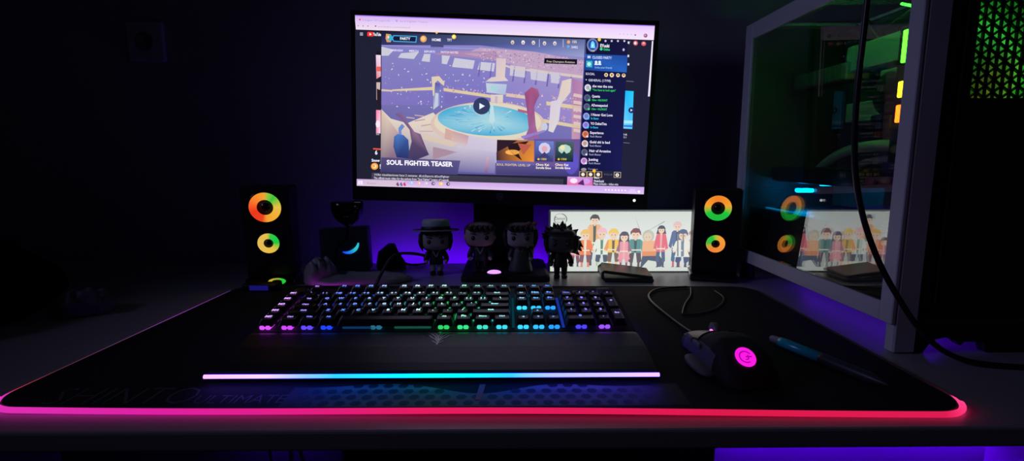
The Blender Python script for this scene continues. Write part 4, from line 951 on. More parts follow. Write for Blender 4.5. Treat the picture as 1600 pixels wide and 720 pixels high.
figure('toy figure in a pale brimmed hat, dark jacket and white trousers', -0.143, 1.030, 0, 0.10, (0.50, 0.42, 0.44, 1), (0.012, 0.012, 0.016, 1), (0.02, 0.018, 0.024, 1), (0.62, 0.60, 0.68, 1), (0.015, 0.014, 0.016, 1),
       hat=((0.05, 0.05, 0.06, 1), (0.50, 0.56, 0.62, 1), (0.02, 0.02, 0.024, 1)), eye=(0.10, 0.02, 0.03, 1), trim=(0.5, 0.48, 0.52, 1))
figure('red-brown-haired toy figure in a dark patterned robe, standing second from left', -0.052, 1.000, 0.0122, 0.05, (0.52, 0.34, 0.35, 1), (0.055, 0.018, 0.022, 1), (0.018, 0.024, 0.032, 1), (0.012, 0.012, 0.016, 1), (0.014, 0.012, 0.013, 1), trim=(0.35, 0.36, 0.40, 1), side_locks=False)
figure('long-haired toy figure in a green robe and scarf, third from left', 0.028, 0.995, 0.0122, -0.04, (0.42, 0.37, 0.38, 1), (0.014, 0.010, 0.012, 1), (0.045, 0.060, 0.055, 1), (0.1, 0.1, 0.1, 1), (0.05, 0.05, 0.05, 1), robe=True, scarf=(0.035, 0.07, 0.055, 1), trim=(0.35, 0.16, 0.17, 1), bow=True)
figure('black toy figure with spiky hair, standing before the light box', 0.108, 0.998, 0, -0.05, (0.095, 0.08, 0.09, 1), (0.006, 0.006, 0.007, 1), (0.010, 0.010, 0.012, 1), (0.010, 0.010, 0.012, 1), (0.008, 0.008, 0.010, 1), spiky=True, eye=(0.02, 0.008, 0.01, 1))

# round puck with a violet light lying on the monitor base
pk = thing('light_puck', 'small round puck glowing violet on the monitor base', 'light', (-0.0235, 0.962, 0.0122))
f = MB(); f.lathe([(0.0150, 0), (0.0155, 0.002), (0.0155, 0.006), (0.0140, 0.007)], 36); f.build('housing', M_black, pk)
f = MB(); f.ball((0, 0, 0.007), (0.0135, 0.0135, 0.0042), 28, 12, col=(0.95, 0.42, 1.5, 1), warp=lambda p: Vector((p.x, p.y, max(p.z, 0)))); f.build('lens', M_glow, pk)
# ================================================================ computer case
pc = thing('computer_case', 'tall white-framed computer case with glass side and coloured lights inside', 'computer', (0.463, 0.590, 0))
CD, CW, ZB, ZT = 0.436, 0.215, 0.037, 0.487
WM = M_white_metal
f = MB()
for y0, y1, z0, z1 in ((0, 0.021, ZB, ZT), (CD - 0.027, CD, ZB, ZT), (0.021, CD - 0.027, ZT - 0.029, ZT), (0.021, CD - 0.027, ZB, ZB + 0.0235)):
    f.bbox((0.0025, (y0 + y1) / 2, (z0 + z1) / 2), (0.005, y1 - y0 + .0004, z1 - z0 + .0004), 0.001, 1)
f.build('side_frame', WM, pc)
f = MB(); f.box((0.004, CD / 2, (ZB + ZT) / 2), (0.003, CD - 0.044, ZT - ZB - 0.048)); f.build('glass_panel', pane_glass('side_glass', (0.93, 0.94, 0.95, 1)), pc)
f = MB(); f.bbox((0.0194, 0.008, ZT / 2 + 0.0005), (0.0276, 0.016, ZT - 0.001), 0.002, 1); f.build('front_post', WM, pc)
M_in = pbr('dark_steel', (0.055, 0.058, 0.062, 1), 0.5, noise=0.1, nscale=30)
f = MB(); f.bbox((CW / 2 + 0.002, CD / 2, ZB + 0.003), (CW - 0.006, CD - 0.004, 0.006), 0.001, 1); f.build('bottom_panel', M_in, pc)
f = MB(); f.bbox((CW / 2 + 0.002, CD - 0.003, (ZB + ZT) / 2), (CW - 0.006, 0.005, ZT - ZB - 0.002), 0.001, 1); f.build('rear_panel', M_in, pc)
f = MB(); f.bbox((CW - 0.002, CD / 2, (ZB + ZT) / 2), (0.004, CD, ZT - ZB), 0.001, 1); f.build('far_side_panel', M_in, pc)
# top: steel rim around a hexagonal mesh
f = MB()
for x0, x1, y0, y1 in ((0.004, 0.022, 0.002, CD), (CW - 0.018, CW, 0.002, CD), (0.022, CW - 0.018, 0.002, 0.03), (0.022, CW - 0.018, CD - 0.03, CD)):
    f.box(((x0 + x1) / 2, (y0 + y1) / 2, ZT - 0.003), (x1 - x0, y1 - y0, 0.005))
tp = f.build('top_panel', WM, pc)
f = MB(); a = 0.0065
for i in range(26):
    for j in range(34):
        x = 0.025 + i * a * 1.02 + 0.0; y = 0.034 + j * a * 1.1 + (a * .55 if i % 2 else 0)
        if x > CW - .022 or y > CD - .034: continue
        for q in range(3):
            t = PI / 3 * q + PI / 6; f.box((0, 0, 0), (a * .62, 0.0014, 0.0016), M=Matrix.Translation((x + .5 * a * math.cos(t), y + .5 * a * math.sin(t), ZT - 0.004)) @ Matrix.Rotation(t + PI / 2, 4, 'Z'))
f.build('top_mesh', pbr('mesh_steel', (0.25, 0.25, 0.26, 1), 0.5), tp)
# front: dark panel with a triangle grille, feet and arched plinth
GX0, GX1, GZ0, GZ1 = 0.068, 0.192, 0.304, 0.476
f = MB()
for x0, x1, z0, z1 in ((0.0335, GX0, 0.052, ZT), (GX1, CW, 0.052, ZT), (GX0, GX1, 0.052, GZ0), (GX0, GX1, GZ1, ZT)):
    f.box(((x0 + x1) / 2, 0.0105, (z0 + z1) / 2), (x1 - x0, 0.009, z1 - z0))
f.bbox((0.041, 0.005, 0.27), (0.006, 0.006, 0.42), 0.002, 1); f.bbox((0.0545, 0.0055, 0.27), (0.004, 0.004, 0.42), 0.0015, 1)
fp = f.build('front_panel', pbr('front_panel_black', (0.022, 0.022, 0.027, 1), 0.55, noise=0.1), pc)
f = MB(); da, db = 0.0096, 0.0138
cnt = int((GX1 - GX0) / da) + 1
def bar(x0, z0, x1, z1):
    d = Vector((x1 - x0, 0, z1 - z0)); L = d.length
    if L < 1e-4: return
    f.box((0, 0, 0), (L, 0.003, 0.0019), M=Matrix.Translation(((x0 + x1) / 2, 0.0095, (z0 + z1) / 2)) @ Matrix.Rotation(-math.atan2(d.z, d.x), 4, 'Y'))
for k in range(cnt + 1): bar(min(GX1, GX0 + k * da), GZ0, min(GX1, GX0 + k * da), GZ1)
def clip(x0, z0, x1, z1):
    t0, t1 = 0.0, 1.0
    for p, q in ((z1 - z0, z0 - GZ0), (-(z1 - z0), GZ1 - z0)):
        if abs(p) < 1e-9: continue
        r = -q / p
        if p > 0: t0 = max(t0, r)
        else: t1 = min(t1, r)
    if t0 < t1: bar(x0 + (x1 - x0) * t0, z0 + (z1 - z0) * t0, x0 + (x1 - x0) * t1, z0 + (z1 - z0) * t1)
m_ = (db / 2) / da
for s_ in (-1, 1):
    for k in range(-14, 30):
        z0 = GZ0 + k * db; clip(GX0, z0, GX1, z0 + s_ * m_ * (GX1 - GX0))
f.build('triangle_grille', pbr('grille_black', (0.012, 0.012, 0.014, 1), 0.5), fp)
f = MB(); f.box(((GX0 + GX1) / 2, 0.0165, (GZ0 + GZ1) / 2), (GX1 - GX0, 0.001, GZ1 - GZ0)); f.build('light_diffuser', pbr('diffuser_sheet', (0.6, 0.6, 0.6, 1), 0.9, trans=0.75), fp)  # translucent sheet inserted to soften the fan ring's light behind the grille
f = MB()
pf = [(0.034, 0.0005), (0.046, 0.0005), (0.052, 0.010), (0.060, 0.017), (0.072, 0.0195), (0.084, 0.016), (0.092, 0.009), (0.096, 0.014), (0.120, 0.014), (0.124, 0.0005), (CW, 0.0005), (CW, 0.052), (0.034, 0.052)]
f.loft([[(x, y, z) for x, z in pf] for y in (0.004, 0.016)]); f.build('front_plinth', pbr('plinth_black', (0.012, 0.012, 0.014, 1), 0.6), pc)
for x, y in ((0.018, CD - 0.03), (CW - 0.02, CD - 0.03), (CW - 0.02, 0.04)):
    f = MB(); f.lathe([(0.013, 0.0004), (0.014, 0.004), (0.012, 0.022), (0.012, ZB)], 20, c=(x, y, 0)); f.build('foot', M_black, pc)
f = MB(); f.box((0.098, CD * .42, ZB - 0.0025), (0.006, CD * .74, 0.003), col=(0.115, 0, 1, 1)); f.build('added_violet_strip', emit_attr('added_violet_glow', 5.0), pc)  # added emitter, stands for the violet light reaching under the case
# inside
f = MB(); f.bbox((0.185, CD / 2 + 0.02, 0.31), (0.005, CD - 0.08, 0.33), 0.001, 1)
for z0, h_, x_, y0, y1 in ((0.395, 0.04, 0.172, 0.10, 0.33), (0.335, 0.022, 0.168, 0.10, 0.24), (0.300, 0.028, 0.171, 0.16, 0.34), (0.262, 0.016, 0.172, 0.10, 0.26)):
    f.bbox((x_, (y0 + y1) / 2, z0), (0.020, y1 - y0, h_), 0.002, 1)
f.build('motherboard', pbr('board', (0.09, 0.10, 0.10, 1), 0.45, noise=0.4, nscale=90), pc)
f = MB(); f.bbox((0.110, CD / 2 + 0.002, 0.140), (0.190, CD - 0.062, 0.006), 0.002, 2); f.bbox((0.016, CD / 2 + 0.002, 0.100), (0.004, CD - 0.062, 0.078), 0.001, 1); f.build('power_supply_shroud', pbr('shroud_black', (0.03, 0.032, 0.036, 1), 0.3), pc)
f = MB(); f.bbox((0.098, 0.322, 0.374), (0.040, 0.150, 0.028), 0.003, 2, M=None)  # grey ribbed plate standing in for a faint reflection in the glass
for k in range(9): f.box((0.0775, 0.26 + k * .0145, 0.374), (0.002, 0.006, 0.022))
f.build('reflection_plate', pbr('reflection_grey', (0.16, 0.15, 0.15, 1), 0.45, metal=.3), pc)
f = MB(); f.bbox((0.120, 0.300, 0.206), (0.110, 0.240, 0.030), 0.004, 2); f.bbox((0.062, 0.300, 0.206), (0.004, 0.236, 0.026), 0.001, 1); gp = f.build('graphics_card', pbr('card_black', (0.02, 0.021, 0.024, 1), 0.35), pc)
f = MB(); f.bbox((0.100, 0.372, 0.176), (0.030, 0.014, 0.007), 0.002, 1, col=(0.0, 1.3, 3.4, 1)); f.bbox((0.120, 0.340, 0.187), (0.020, 0.006, 0.002), 0.0006, 1, col=(0.0, .5, 1.0, 1)); f.build('blue_light', emit_attr('blue_light', 9.0), pc)
f = MB(); f.bbox((0.026, 0.29, 0.1445), (0.002, 0.15, 0.002), 0.0005, 1, col=(0, .35, .75, 1)); f.build('shroud_reflection', M_glow, pc)  # blue LED reflection on the shroud edge, built as a glowing bar
M_tube = pbr('pale_tube', (0.42, 0.44, 0.42, 1), 0.35)
for pts, r in (([(0.085, 0.320, 0.200), (0.085, 0.290, 0.226), (0.085, 0.235, 0.247), (0.086, 0.170, 0.254), (0.087, 0.110, 0.250), (0.088, 0.070, 0.236)], 0.0085),
               ([(0.095, 0.250, 0.196), (0.095, 0.225, 0.222), (0.096, 0.180, 0.233), (0.096, 0.130, 0.232), (0.096, 0.090, 0.220)], 0.0060)):
    f = MB()
    Q_ = []
    for i in range(len(pts) - 1):
        for q in range(5):
            t = q / 5; p0, p1, p2, p3 = [Vector(pts[max(0, min(len(pts) - 1, i + d))]) for d in (-1, 0, 1, 2)]
            Q_.append(tuple(0.5 * ((2 * p1) + (p2 - p0) * t + (2 * p0 - 5 * p1 + 4 * p2 - p3) * t * t + (3 * p1 - p0 - 3 * p2 + p3) * t ** 3)))
    f.tube(Q_ + [pts[-1]], r, 14); f.build('cooling_tube', M_tube, pc)
def fan(name, M, cols, strip=True, ringcol=None, ringk=1.0, inner=None):
    f = MB(); hw = 0.060
    for sx, sz, wx, wz in ((0, 1, 0.12, 0.007), (0, -1, 0.12, 0.007), (1, 0, 0.007, 0.106), (-1, 0, 0.007, 0.106)):
        f.bbox((sx * (hw - .0035), 0, sz * (hw - .0035)), (wx, 0.025, wz), 0.001, 1, M=M)
    n = 40
    for k in range(n):
        a, b = 2 * PI * k / n, 2 * PI * (k + 1) / n
        for yy in (-0.0122, 0.0122):
            P_ = []
            for t in (a, b): P_.append((0.0545 * math.cos(t), yy, 0.0545 * math.sin(t)))
            for t in (b, a):
                m = 0.0565 / max(abs(math.cos(t)), abs(math.sin(t))); P_.append((m * math.cos(t), yy, m * math.sin(t)))
            f.add(P_, [(0, 1, 2, 3)], M=M)
    o = f.build(name, M_black, pc)
    f = MB()
    f.lathe([(0.020, -0.008), (0.020, 0.008), (0.017, 0.010)], 28, M=M @ Matrix.Rotation(PI / 2, 4, 'X'))
    for k in range(9):
        a = 2 * PI * k / 9; vs = []
        for q in range(6):
            r = 0.019 + 0.0325 * q / 5; tw = 0.35 * q / 5
            for e_, yy in ((0.0, 0.007), (0.50, -0.007)):
                vs.append((r * math.cos(a + tw + e_), yy, r * math.sin(a + tw + e_)))
        f.add(vs, [(2 * q, 2 * q + 1, 2 * q + 3, 2 * q + 2) for q in range(5)], M=M)
    f.build('fan_rotor', pbr('rotor_' + name, (0.5, 0.5, 0.5, 1), 0.5, trans=.4), o)
    if ringcol:
        f = MB(); f.ring_disc((0, -0.0126, 0), 0.0525, 0.0565, (1, 0, 0), (0, 0, 1), 40, col=ringcol); f.ring_disc((0, 0.0126, 0), 0.0525, 0.0565, (1, 0, 0), (0, 0, 1), 40, colf=inner or (lambda t: ringcol))
        f.v = [tuple(M @ Vector(p)) for p in f.v]; f.build('fan_ring_light', emit_attr('fan_ring_' + name, ringk), o)
    return o
GR = (0.05, 1.0, 0.06, 1)
f1 = fan('fan', Matrix.Translation((0.078, 0.045, 0.333)), None, ringcol=GR, ringk=8.0, inner=lambda t: ramp([(-1, (2.6, 1.1, .03, 1)), (-.3, (2.2, 2.2, .05, 1)), (.3, (.5, 3.8, .25, 1)), (1, (.1, 4.5, .9, 1))], math.sin(t)))
for nm, z0, z1, c in (('a', 0.350, 0.388, (0.14, 3.0, 0.04, 1)), ('b', 0.309, 0.328, (1.9, 1.3, 0.02, 1)), ('c', 0.279, 0.300, (2.4, 0.24, 0.01, 1))):
    g = MB(); g.bbox((0.0165, 0.045, (z0 + z1) / 2), (0.003, 0.007, z1 - z0), 0.001, 1, col=c); g.build('edge_light', emit_attr('fan_edge_light_' + nm, 5.0), f1)
fan('fan', Matrix.Translation((0.078, 0.045, 0.208)), None)
fan('fan', Matrix.Translation((0.105, 0.100, 0.470)) @ Matrix.Rotation(PI / 2, 4, 'X'), None, ringcol=GR, ringk=14.0)  # unseen roof fan, put in so its ring lights the mesh green
for nm_, z0, z1, y0, y1 in (('drive_bay', 0.372, 0.412, 0.085, 0.260), ('memory_cooler', 0.338, 0.363, 0.085, 0.180), ('cable_cover', 0.292, 0.322, 0.095, 0.250)):
    f = MB(); f.bbox((0.108, (y0 + y1) / 2, (z0 + z1) / 2), (0.045, y1 - y0, z1 - z0), 0.002, 2); f.bbox((0.0848, y0 + 0.030, (z0 + z1) / 2), (0.002, 0.030, (z1 - z0) * .62), 0.0006, 1)
    f.build(nm_, pbr(nm_ + '_steel', (0.30, 0.31, 0.31, 1), 0.5, noise=.15, nscale=50), pc)
f = MB(); f.tube([(0.037, 0.050, 0.414), (0.037, 0.085, 0.429)], 0.0016, 8, col=(.12, 3.0, .10, 1)); f.build('edge_light', emit_attr('corner_light', 3.0), pc)
f = MB(); f.box((0.011, 0.17, 0.470), (0.003, 0.26, 0.003), col=(.05, 1.0, .12, 1)); f.build('hidden_green_fill', emit_attr('hidden_green_fill', 14.0), pc)  # hidden strip added to turn the top mesh green
f = MB(); M = Matrix.Translation((0.030, 0.075, 0.318)) @ Matrix.Rotation(PI / 2, 4, 'Y')
f.lathe([(0.026, -0.008), (0.0275, -0.006), (0.0275, 0.006), (0.026, 0.008)], 36, M=M); f.build('cable_spool', M_blackm, pc)
f = MB(); f.bbox((0.034, 0.088, 0.282), (0.020, 0.034, 0.022), 0.002, 1); f.build('connector_block', M_blackm, pc)
for k in range(3):
    f = MB(); pts = [(0.13 - .02 * k, 0.33 - .05 * k, 0.45), (0.12 - .01 * k, 0.26 - .03 * k, 0.418 - .006 * k), (0.10, 0.20, 0.426), (0.095 + .01 * k, 0.13, 0.440)]
    f.tube(pts, 0.0032, 8); f.build('inner_cable', M_black, pc)

def spline(pts, n=8):
    Q_ = []
    for i in range(len(pts) - 1):
        p0, p1, p2, p3 = [Vector(pts[max(0, min(len(pts) - 1, i + d))]) for d in (-1, 0, 1, 2)]
        for q in range(n):
            t = q / n; Q_.append(tuple(0.5 * ((2 * p1) + (p2 - p0) * t + (2 * p0 - 5 * p1 + 4 * p2 - p3) * t * t + (3 * p1 - p0 - 3 * p2 + p3) * t ** 3)))
    return Q_ + [tuple(pts[-1])]
M_wire = pbr('rubber_cable', (0.012, 0.012, 0.014, 1), 0.35)
f = MB(); f.tube(spline([(0.374, 0.555, 0.66), (0.375, 0.555, 0.42), (0.375, 0.558, 0.30), (0.381, 0.560, 0.23), (0.394, 0.560, 0.176), (0.416, 0.560, 0.125), (0.444, 0.560, 0.080), (0.478, 0.562, 0.038), (0.515, 0.560, 0.010), (0.56, 0.545, 0.0035), (0.70, 0.53, 0.0035)]), 0.0032, 10)
tag(f.build('hanging_cable', M_wire), 'black cable hanging down in front of the glass computer case', 'cable')

# ================================================================ mouse
ms = thing('computer_mouse', 'black gaming mouse with thumb rest and glowing magenta emblem', 'mouse', (0.249, 0.553, 0.0049), (0, 0, 0.03))
def m_w(t): return ramp([(0, (0.020,)), (.06, (0.029,)), (.25, (0.0335,)), (.55, (0.0315,)), (.85, (0.031,)), (.97, (0.028,)), (1, (0.024,))], t)[0]
def m_h(t): return ramp([(0, (0.010,)), (.05, (0.020,)), (.15, (0.032,)), (.33, (0.0395,)), (.5, (0.037,)), (.75, (0.026,)), (.95, (0.0165,)), (1, (0.011,))], t)[0]
ML = 0.138
def m_pt(t, a, off=0.0):
    ca, sa = math.cos(a), math.sin(a)
    return (math.copysign(abs(ca) ** .62, ca) * (m_w(t) + off), -ML / 2 + ML * t, max(0, sa) ** .70 * (m_h(t) + off))
f = MB(); rings = []
for k in range(31):
    t = k / 30; rings.append([m_pt(t, PI * j / 24) for j in range(25)])
f.loft(rings, True, smooth=True); f.build('body', M_blackm, ms)
for nm, a0, a1 in (('left_button', PI * .53, PI * .78), ('right_button', PI * .22, PI * .47)):
    f = MB(); up = [[m_pt(.60 + .40 * k / 10, a0 + (a1 - a0) * j / 8, 0.0012) for j in range(9)] for k in range(11)]
    dn = [[m_pt(.60 + .40 * k / 10, a0 + (a1 - a0) * j / 8, -0.0005) for j in range(8, -1, -1)] for k in range(11)]
    f.loft([u_ + d_ for u_, d_ in zip(up, dn)], True, smooth=False); f.build(nm, pbr(nm + '_plastic', (0.05, 0.05, 0.055, 1), 0.35), ms)
M = Matrix.Translation((0, ML * .24, m_h(.74) + 0.001)) @ Matrix.Rotation(PI / 2, 4, 'Y')
f = MB(); f.lathe([(0.008, -0.0035), (0.0092, -0.0025), (0.0092, 0.0025), (0.008, 0.0035)], 26, M=M); wh = f.build('scroll_wheel', M_grey, ms)
f = MB(); f.ball((-0.008, ML * .17, m_h(.67) + 0.0012), (0.0019, 0.0022, 0.0016), 12, 8, col=(1.6, .25, 1.2, 1)); f.build('mode_light', M_glow, ms)
f = MB(); f.ball((-0.035, -0.014, 0.0045), (0.0125, 0.030, 0.0044), 22, 12, .8); f.build('thumb_rest', pbr('thumb_rest_grey', (0.11, 0.10, 0.11, 1), 0.6, bump=.15, bscale=700), ms)
for y in (0.004, 0.026):
    f = MB(); f.bbox((-0.0325, y, 0.022), (0.004, 0.019, 0.006), 0.0018, 2); f.build('side_button', M_grey, ms)
f = MB(); up = [[m_pt(.22 + .62 * k / 12, PI * (.80 + .17 * j / 8), 0.0010) for j in range(9)] for k in range(13)]
dn = [[m_pt(.22 + .62 * k / 12, PI * (.80 + .17 * j / 8), -0.0004) for j in range(8, -1, -1)] for k in range(13)]
f.loft([a_ + b_ for a_, b_ in zip(up, dn)], True); f.build('side_grip', pbr('side_grip_rubber', (0.09, 0.09, 0.10, 1), 0.6, bump=.2, bscale=900), ms)
# glowing emblem on the rear of the hump: an oval with a curled stroke cut into it
tt = 0.115; c0 = Vector(m_pt(tt, PI * .52, .0006)); du = Vector(m_pt(tt, PI * .46, .0006)) - Vector(m_pt(tt, PI * .58, .0006)); dv = Vector(m_pt(tt + .03, PI * .52, .0006)) - Vector(m_pt(tt - .03, PI * .52, .0006))
du.normalize(); dv.normalize(); nn = du.cross(dv).normalized()
f = MB(); n = 40; MAG = (1.0, 0.012, 0.78, 1); MG2 = (0.42, 0.0, 0.36, 1)
f.poly([c0 + nn * .0008 + du * 0.0105 * math.cos(2 * PI * k / n) + dv * 0.0110 * math.sin(2 * PI * k / n) for k in range(n)], MAG)
def stroke(t0, t1, r, wd):
    for k in range(12):
        a, b = t0 + (t1 - t0) * k / 12, t0 + (t1 - t0) * (k + 1) / 12
        f.poly([c0 + nn * .00105 + du * (q * math.cos(t)) + dv * (q * math.sin(t)) for q, t in ((r - wd, a), (r + wd, a), (r + wd, b), (r - wd, b))], MG2)
stroke(.5, 5.2, .0062, .0007); stroke(4.4, 7.0, .003, .0006)
f.poly([c0 + nn * .00105 + du * x + dv * y for x, y in ((0, -.0006), (.0065, -.0006), (.0065, .0008), (0, .0008))], MG2)
f.build('emblem', M_glow, ms)
f = MB(); f.tube(spline([(0, ML / 2 - .003, 0.010), (-0.004, ML / 2 + 0.012, 0.006), (-0.006, 0.15, 0.0022), (-0.008, 0.245, 0.0022), (0.004, 0.295, 0.0022), (0.034, 0.328, 0.0024), (0.085, 0.338, 0.0026)]), 0.0019, 8)
f.build('cord', M_wire, ms)
f = MB(); f.tube(spline([(0.262, 0.735, 0.0062), (0.272, 0.760, 0.0064), (0.288, 0.795, 0.0062), (0.312, 0.840, 0.0064), (0.330, 0.890, 0.0062)]), 0.0014, 8)
f.tube(spline([(0.262, 0.735, 0.0062), (0.285, 0.738, 0.0062), (0.325, 0.765, 0.0062), (0.360, 0.820, 0.0062), (0.365, 0.870, 0.0062)]), 0.0014, 8)
tag(f.build('thin_cable', pbr('twisted_wire', (0.07, 0.07, 0.075, 1), 0.4, noise=.5, nscale=400)), 'thin dark forked wire lying on the mat behind the mouse', 'cable')

# ================================================================ pen on the mat
pn = thing('pen', 'slim dark pen with a blue LED reflection painted on its barrel, lying on the mat right of the mouse', 'pen', (0.3575, 0.553, 0.0107), (0, 0, math.atan2(-0.145, 0.050)))
MX = Matrix.Rotation(PI / 2, 4, 'Y')
f = MB(); f.lathe([(0.0056, -0.056), (0.0060, -0.050), (0.0060, 0.0)], 24, M=MX); f.build('barrel', pbr('barrel_led_reflection', (0.015, 0.45, 0.60, 1), 0.22, spec=.7), pn)  # blue LED reflection painted into the base colour as teal
f = MB(); f.lathe([(0.0060, 0.0), (0.0062, 0.004), (0.0062, 0.055), (0.0045, 0.064), (0.0018, 0.074), (0.0008, 0.077)], 24, M=MX); f.build('grip', pbr('pen_grip', (0.045, 0.04, 0.06, 1), 0.4), pn)
f = MB(); f.lathe([(0.0030, -0.070), (0.0042, -0.068), (0.0048, -0.058), (0.0056, -0.056)], 20, M=MX); f.build('end_cap', pbr('pen_cap', (0.25, 0.23, 0.30, 1), 0.4), pn)

# ================================================================ wallet before the light box
wl = thing('wallet', 'dark folded leather wallet lying in front of the light box', 'wallet', (0.237, 0.985, 0), (0, 0, -0.07))
M_lea = pbr('wallet_leather', (0.035, 0.034, 0.032, 1), 0.38, noise=.3, nscale=120, bump=.25, bscale=500)
f = MB(); f.bbox((0, 0, 0.0045), (0.094, 0.066, 0.0085), 0.003, 3); f.build('lower_half', M_lea, wl)
f = MB(); f.bbox((0, 0, 0), (0.094, 0.066, 0.0065), 0.003, 3, M=Matrix.Translation((-0.001, 0.003, 0.0165)) @ Matrix.Rotation(math.radians(6.5), 4, 'Y') @ Matrix.Rotation(math.radians(3), 4, 'X')); f.build('upper_half', M_lea, wl)
f = MB(); f.tube([(-0.046, -0.030, 0.005), (-0.0505, -0.030, 0.0085), (-0.0505, -0.028, 0.018), (-0.046, -0.028, 0.0215)], 0.003, 8); f.tube([(-0.046, 0.030, 0.005), (-0.0505, 0.030, 0.0085), (-0.0505, 0.032, 0.018), (-0.046, 0.032, 0.0215)], 0.003, 8); 
f.loft([[(x, y, z) for y in (-0.030, 0.031)] for x, z in ((-0.046, 0.003), (-0.0515, 0.007), (-0.0525, 0.013), (-0.0515, 0.019), (-0.046, 0.0225))], cap=False, closed=False); f.build('spine', M_lea, wl)

# ================================================================ things behind the keyboard, left
bx = thing('product_box', 'dark blue-grey box with a bright blue crescent on its front', 'box', (-0.339, 1.078, 0), (0, 0, 0.06))
f = MB(); f.bbox((0, 0, 0.0455), (0.100, 0.034, 0.090), 0.0015, 1, M=Matrix.Rotation(math.radians(-2.0), 4, 'Y') @ Matrix.Translation((0, 0, .0013))); f.build('carton', pbr('box_card', (0.15, 0.18, 0.25, 1), 0.55, noise=.08), bx)
f = MB(); n = 18
for k in range(n):
    t0, t1 = -1.95 + 1.85 * k / n, -1.95 + 1.85 * (k + 1) / n
    def cr(t, e): 
        wd = 0.0036 * (math.sin((t + 1.95) / 1.85 * PI) * .7 + .35); r = 0.024 + e * wd
        return (0.004 + r * math.cos(t), -0.0180, 0.063 + r * math.sin(t) * .95)
    cc = lambda t: ramp([(-1.95, S(20, 60, 225, 1.1)), (-1.2, S(30, 130, 225, 1.1)), (-.7, S(40, 190, 190, 1.1)), (-.1, S(60, 180, 225, 1.1))], t)
    f.poly([cr(t0, -1), cr(t0, 1), cr(t1, 1), cr(t1, -1)], cols=[cc(t0), cc(t0), cc(t1), cc(t1)])
f.build('crescent', M_glow, bx)
mc = thing('desk_microphone', 'black microphone on a bent stem in front of the blue-grey box', 'microphone', (-0.352, 1.030, 0))
f = MB(); f.lathe([(0.022, 0.0003), (0.022, 0.004), (0.012, 0.009), (0.005, 0.011)], 32); f.build('foot', M_black, mc)
f = MB(); f.tube(spline([(0, 0, 0.010), (0.004, 0, 0.035), (0.012, 0, 0.058), (0.026, 0, 0.070), (0.031, 0, 0.082), (0.032, 0, 0.106)]), 0.0030, 10); f.build('stem', M_black, mc)
f = MB(); f.lathe([(0.004, 0.100), (0.010, 0.104), (0.022, 0.113), (0.029, 0.124), (0.0315, 0.136), (0.0315, 0.148), (0.029, 0.150), (0.010, 0.150)], 32, c=(0.032, 0, 0)); f.build('head', M_gloss, mc)
ad = thing('power_adapter', 'black wedge-shaped power adapter beside the blue-grey box', 'power adapter', (-0.250, 1.095, 0), (0, 0, 0.3))
f = MB(); f.loft([[(x, y, z) for x, y in rr] for rr, z in (([(-0.030, -0.018), (0.030, -0.018), (0.030, 0.018), (-0.030, 0.018)], 0.0004), ([(-0.030, -0.018), (0.030, -0.018), (0.030, 0.018), (-0.030, 0.018)], 0.012), ([(-0.026, -0.016), (0.016, -0.016), (0.016, 0.016), (-0.026, 0.016)], 0.034), ([(-0.004, -0.014), (0.009, -0.014), (0.009, 0.014), (-0.004, 0.014)], 0.052))])
f.build('housing', M_blackm, ad)
f = MB(); f.tube(spline([(0.030, 0, 0.008), (0.045, -0.004, 0.004), (0.06, 0.0, 0.0032), (0.075, 0.01, 0.0032)]), 0.0026, 8); f.build('lead', M_wire, ad)
f = MB(); f.tube(spline([(-0.236, 0.880, 0.0085), (-0.235, 0.905, 0.011), (-0.232, 0.932, 0.024), (-0.227, 0.965, 0.040), (-0.220, 0.990, 0.0475), (-0.208, 1.006, 0.0485), (-0.188, 1.022, 0.045), (-0.165, 1.045, 0.035), (-0.150, 1.068, 0.020), (-0.14, 1.10, 0.0032)]), 0.0030, 10)
tag(f.build('arched_cable', M_wire), 'stiff black cable arching up left of the hatted figure', 'cable')
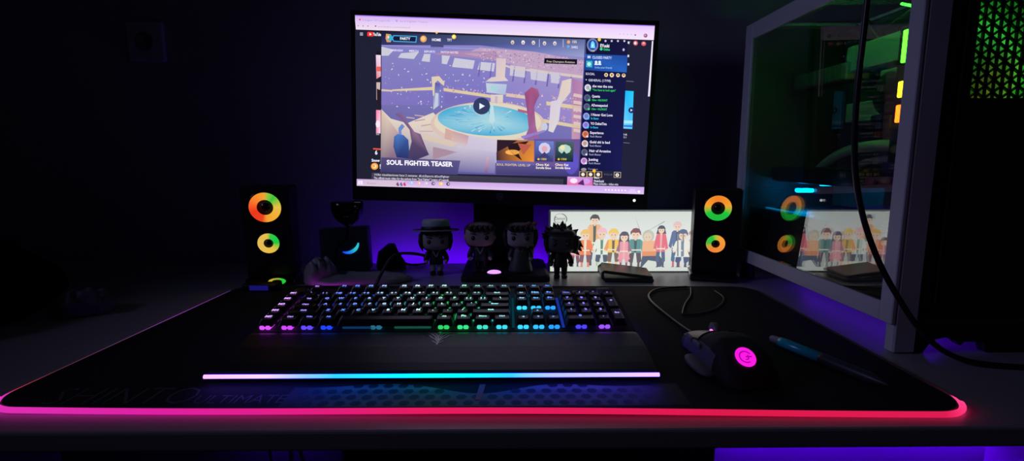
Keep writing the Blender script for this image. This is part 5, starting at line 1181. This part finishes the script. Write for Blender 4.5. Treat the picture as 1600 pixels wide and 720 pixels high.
# crumpled pale bag
def lump(seed, sx, sy, sz, n=64, m=40, fold=1.0):
    rg = random.Random(seed); ph = [(rg.uniform(4, 16), rg.uniform(4, 16), rg.uniform(0, 6), rg.uniform(.3, 1)) for _ in range(9)]
    def w(p):
        u, v = p.x / sx, p.y / sy; q = sum(a * math.sin(fx * u + fy * v + p0 + 2 * math.sin(fy * u * .5)) for fx, fy, p0, a in ph) / 5
        z = p.z * (1 + .35 * q * fold); return Vector((p.x * (1 + .10 * q * fold), p.y * (1 + .12 * math.sin(5 * u + seed)), max(z, -sz * .35)))
    f = MB(); f.ball((0, 0, sz * .35 + .0005), (sx, sy, sz), n, m, .9, warp=w); return f
f = lump(4, 0.100, 0.034, 0.013)
f2 = lump(9, 0.030, 0.026, 0.034)
f.add([(x - 0.070, y + 0.002, z) for x, y, z in f2.v], f2.f, smooth=True)
tag(f.build('plastic_bag', pbr('pale_film', (0.42, 0.40, 0.46, 1), 0.35, trans=.25, bump=.2, bscale=90), loc=(-0.285, 0.966, 0), rot=(0, 0, 0.10)), 'crumpled pale plastic bag lying behind the keyboard', 'bag')
# far left of the desk
f = lump(14, 0.042, 0.034, 0.026)
tag(f.build('tissue_pack', pbr('pale_wrapper', (0.13, 0.13, 0.18, 1), 0.6, bump=.2, bscale=60), loc=(-0.655, 0.775, 0)), 'small pale crumpled pack on the left end of the desk', 'wrapper')
f = lump(21, 0.19, 0.22, 0.085)
tag(f.build('jacket', pbr('black_fabric', (0.010, 0.006, 0.007, 1), 0.95, spec=.1, bump=.2, bscale=200), loc=(-0.90, 0.72, 0)), 'dark crumpled jacket heaped on the far left of the desk', 'jacket')

# ================================================================ weak fill light added off to the left, no lamp there
ld = bpy.data.lights.new('fill_light', 'SPOT'); ld.energy = 12.0; ld.color = (0.46, 0.48, 1.0); ld.spot_size = math.radians(50); ld.spot_blend = 1.0; ld.shadow_soft_size = 0.25
lo = bpy.data.objects.new('fill_light', ld); COL.objects.link(lo); lo.location = (-1.30, 0.35, 0.75)
lo.rotation_euler = (Vector((0.30, 0.85, 0.15)) - Vector(lo.location)).to_track_quat('-Z', 'Y').to_euler()
bpy.data.objects.remove(_to)
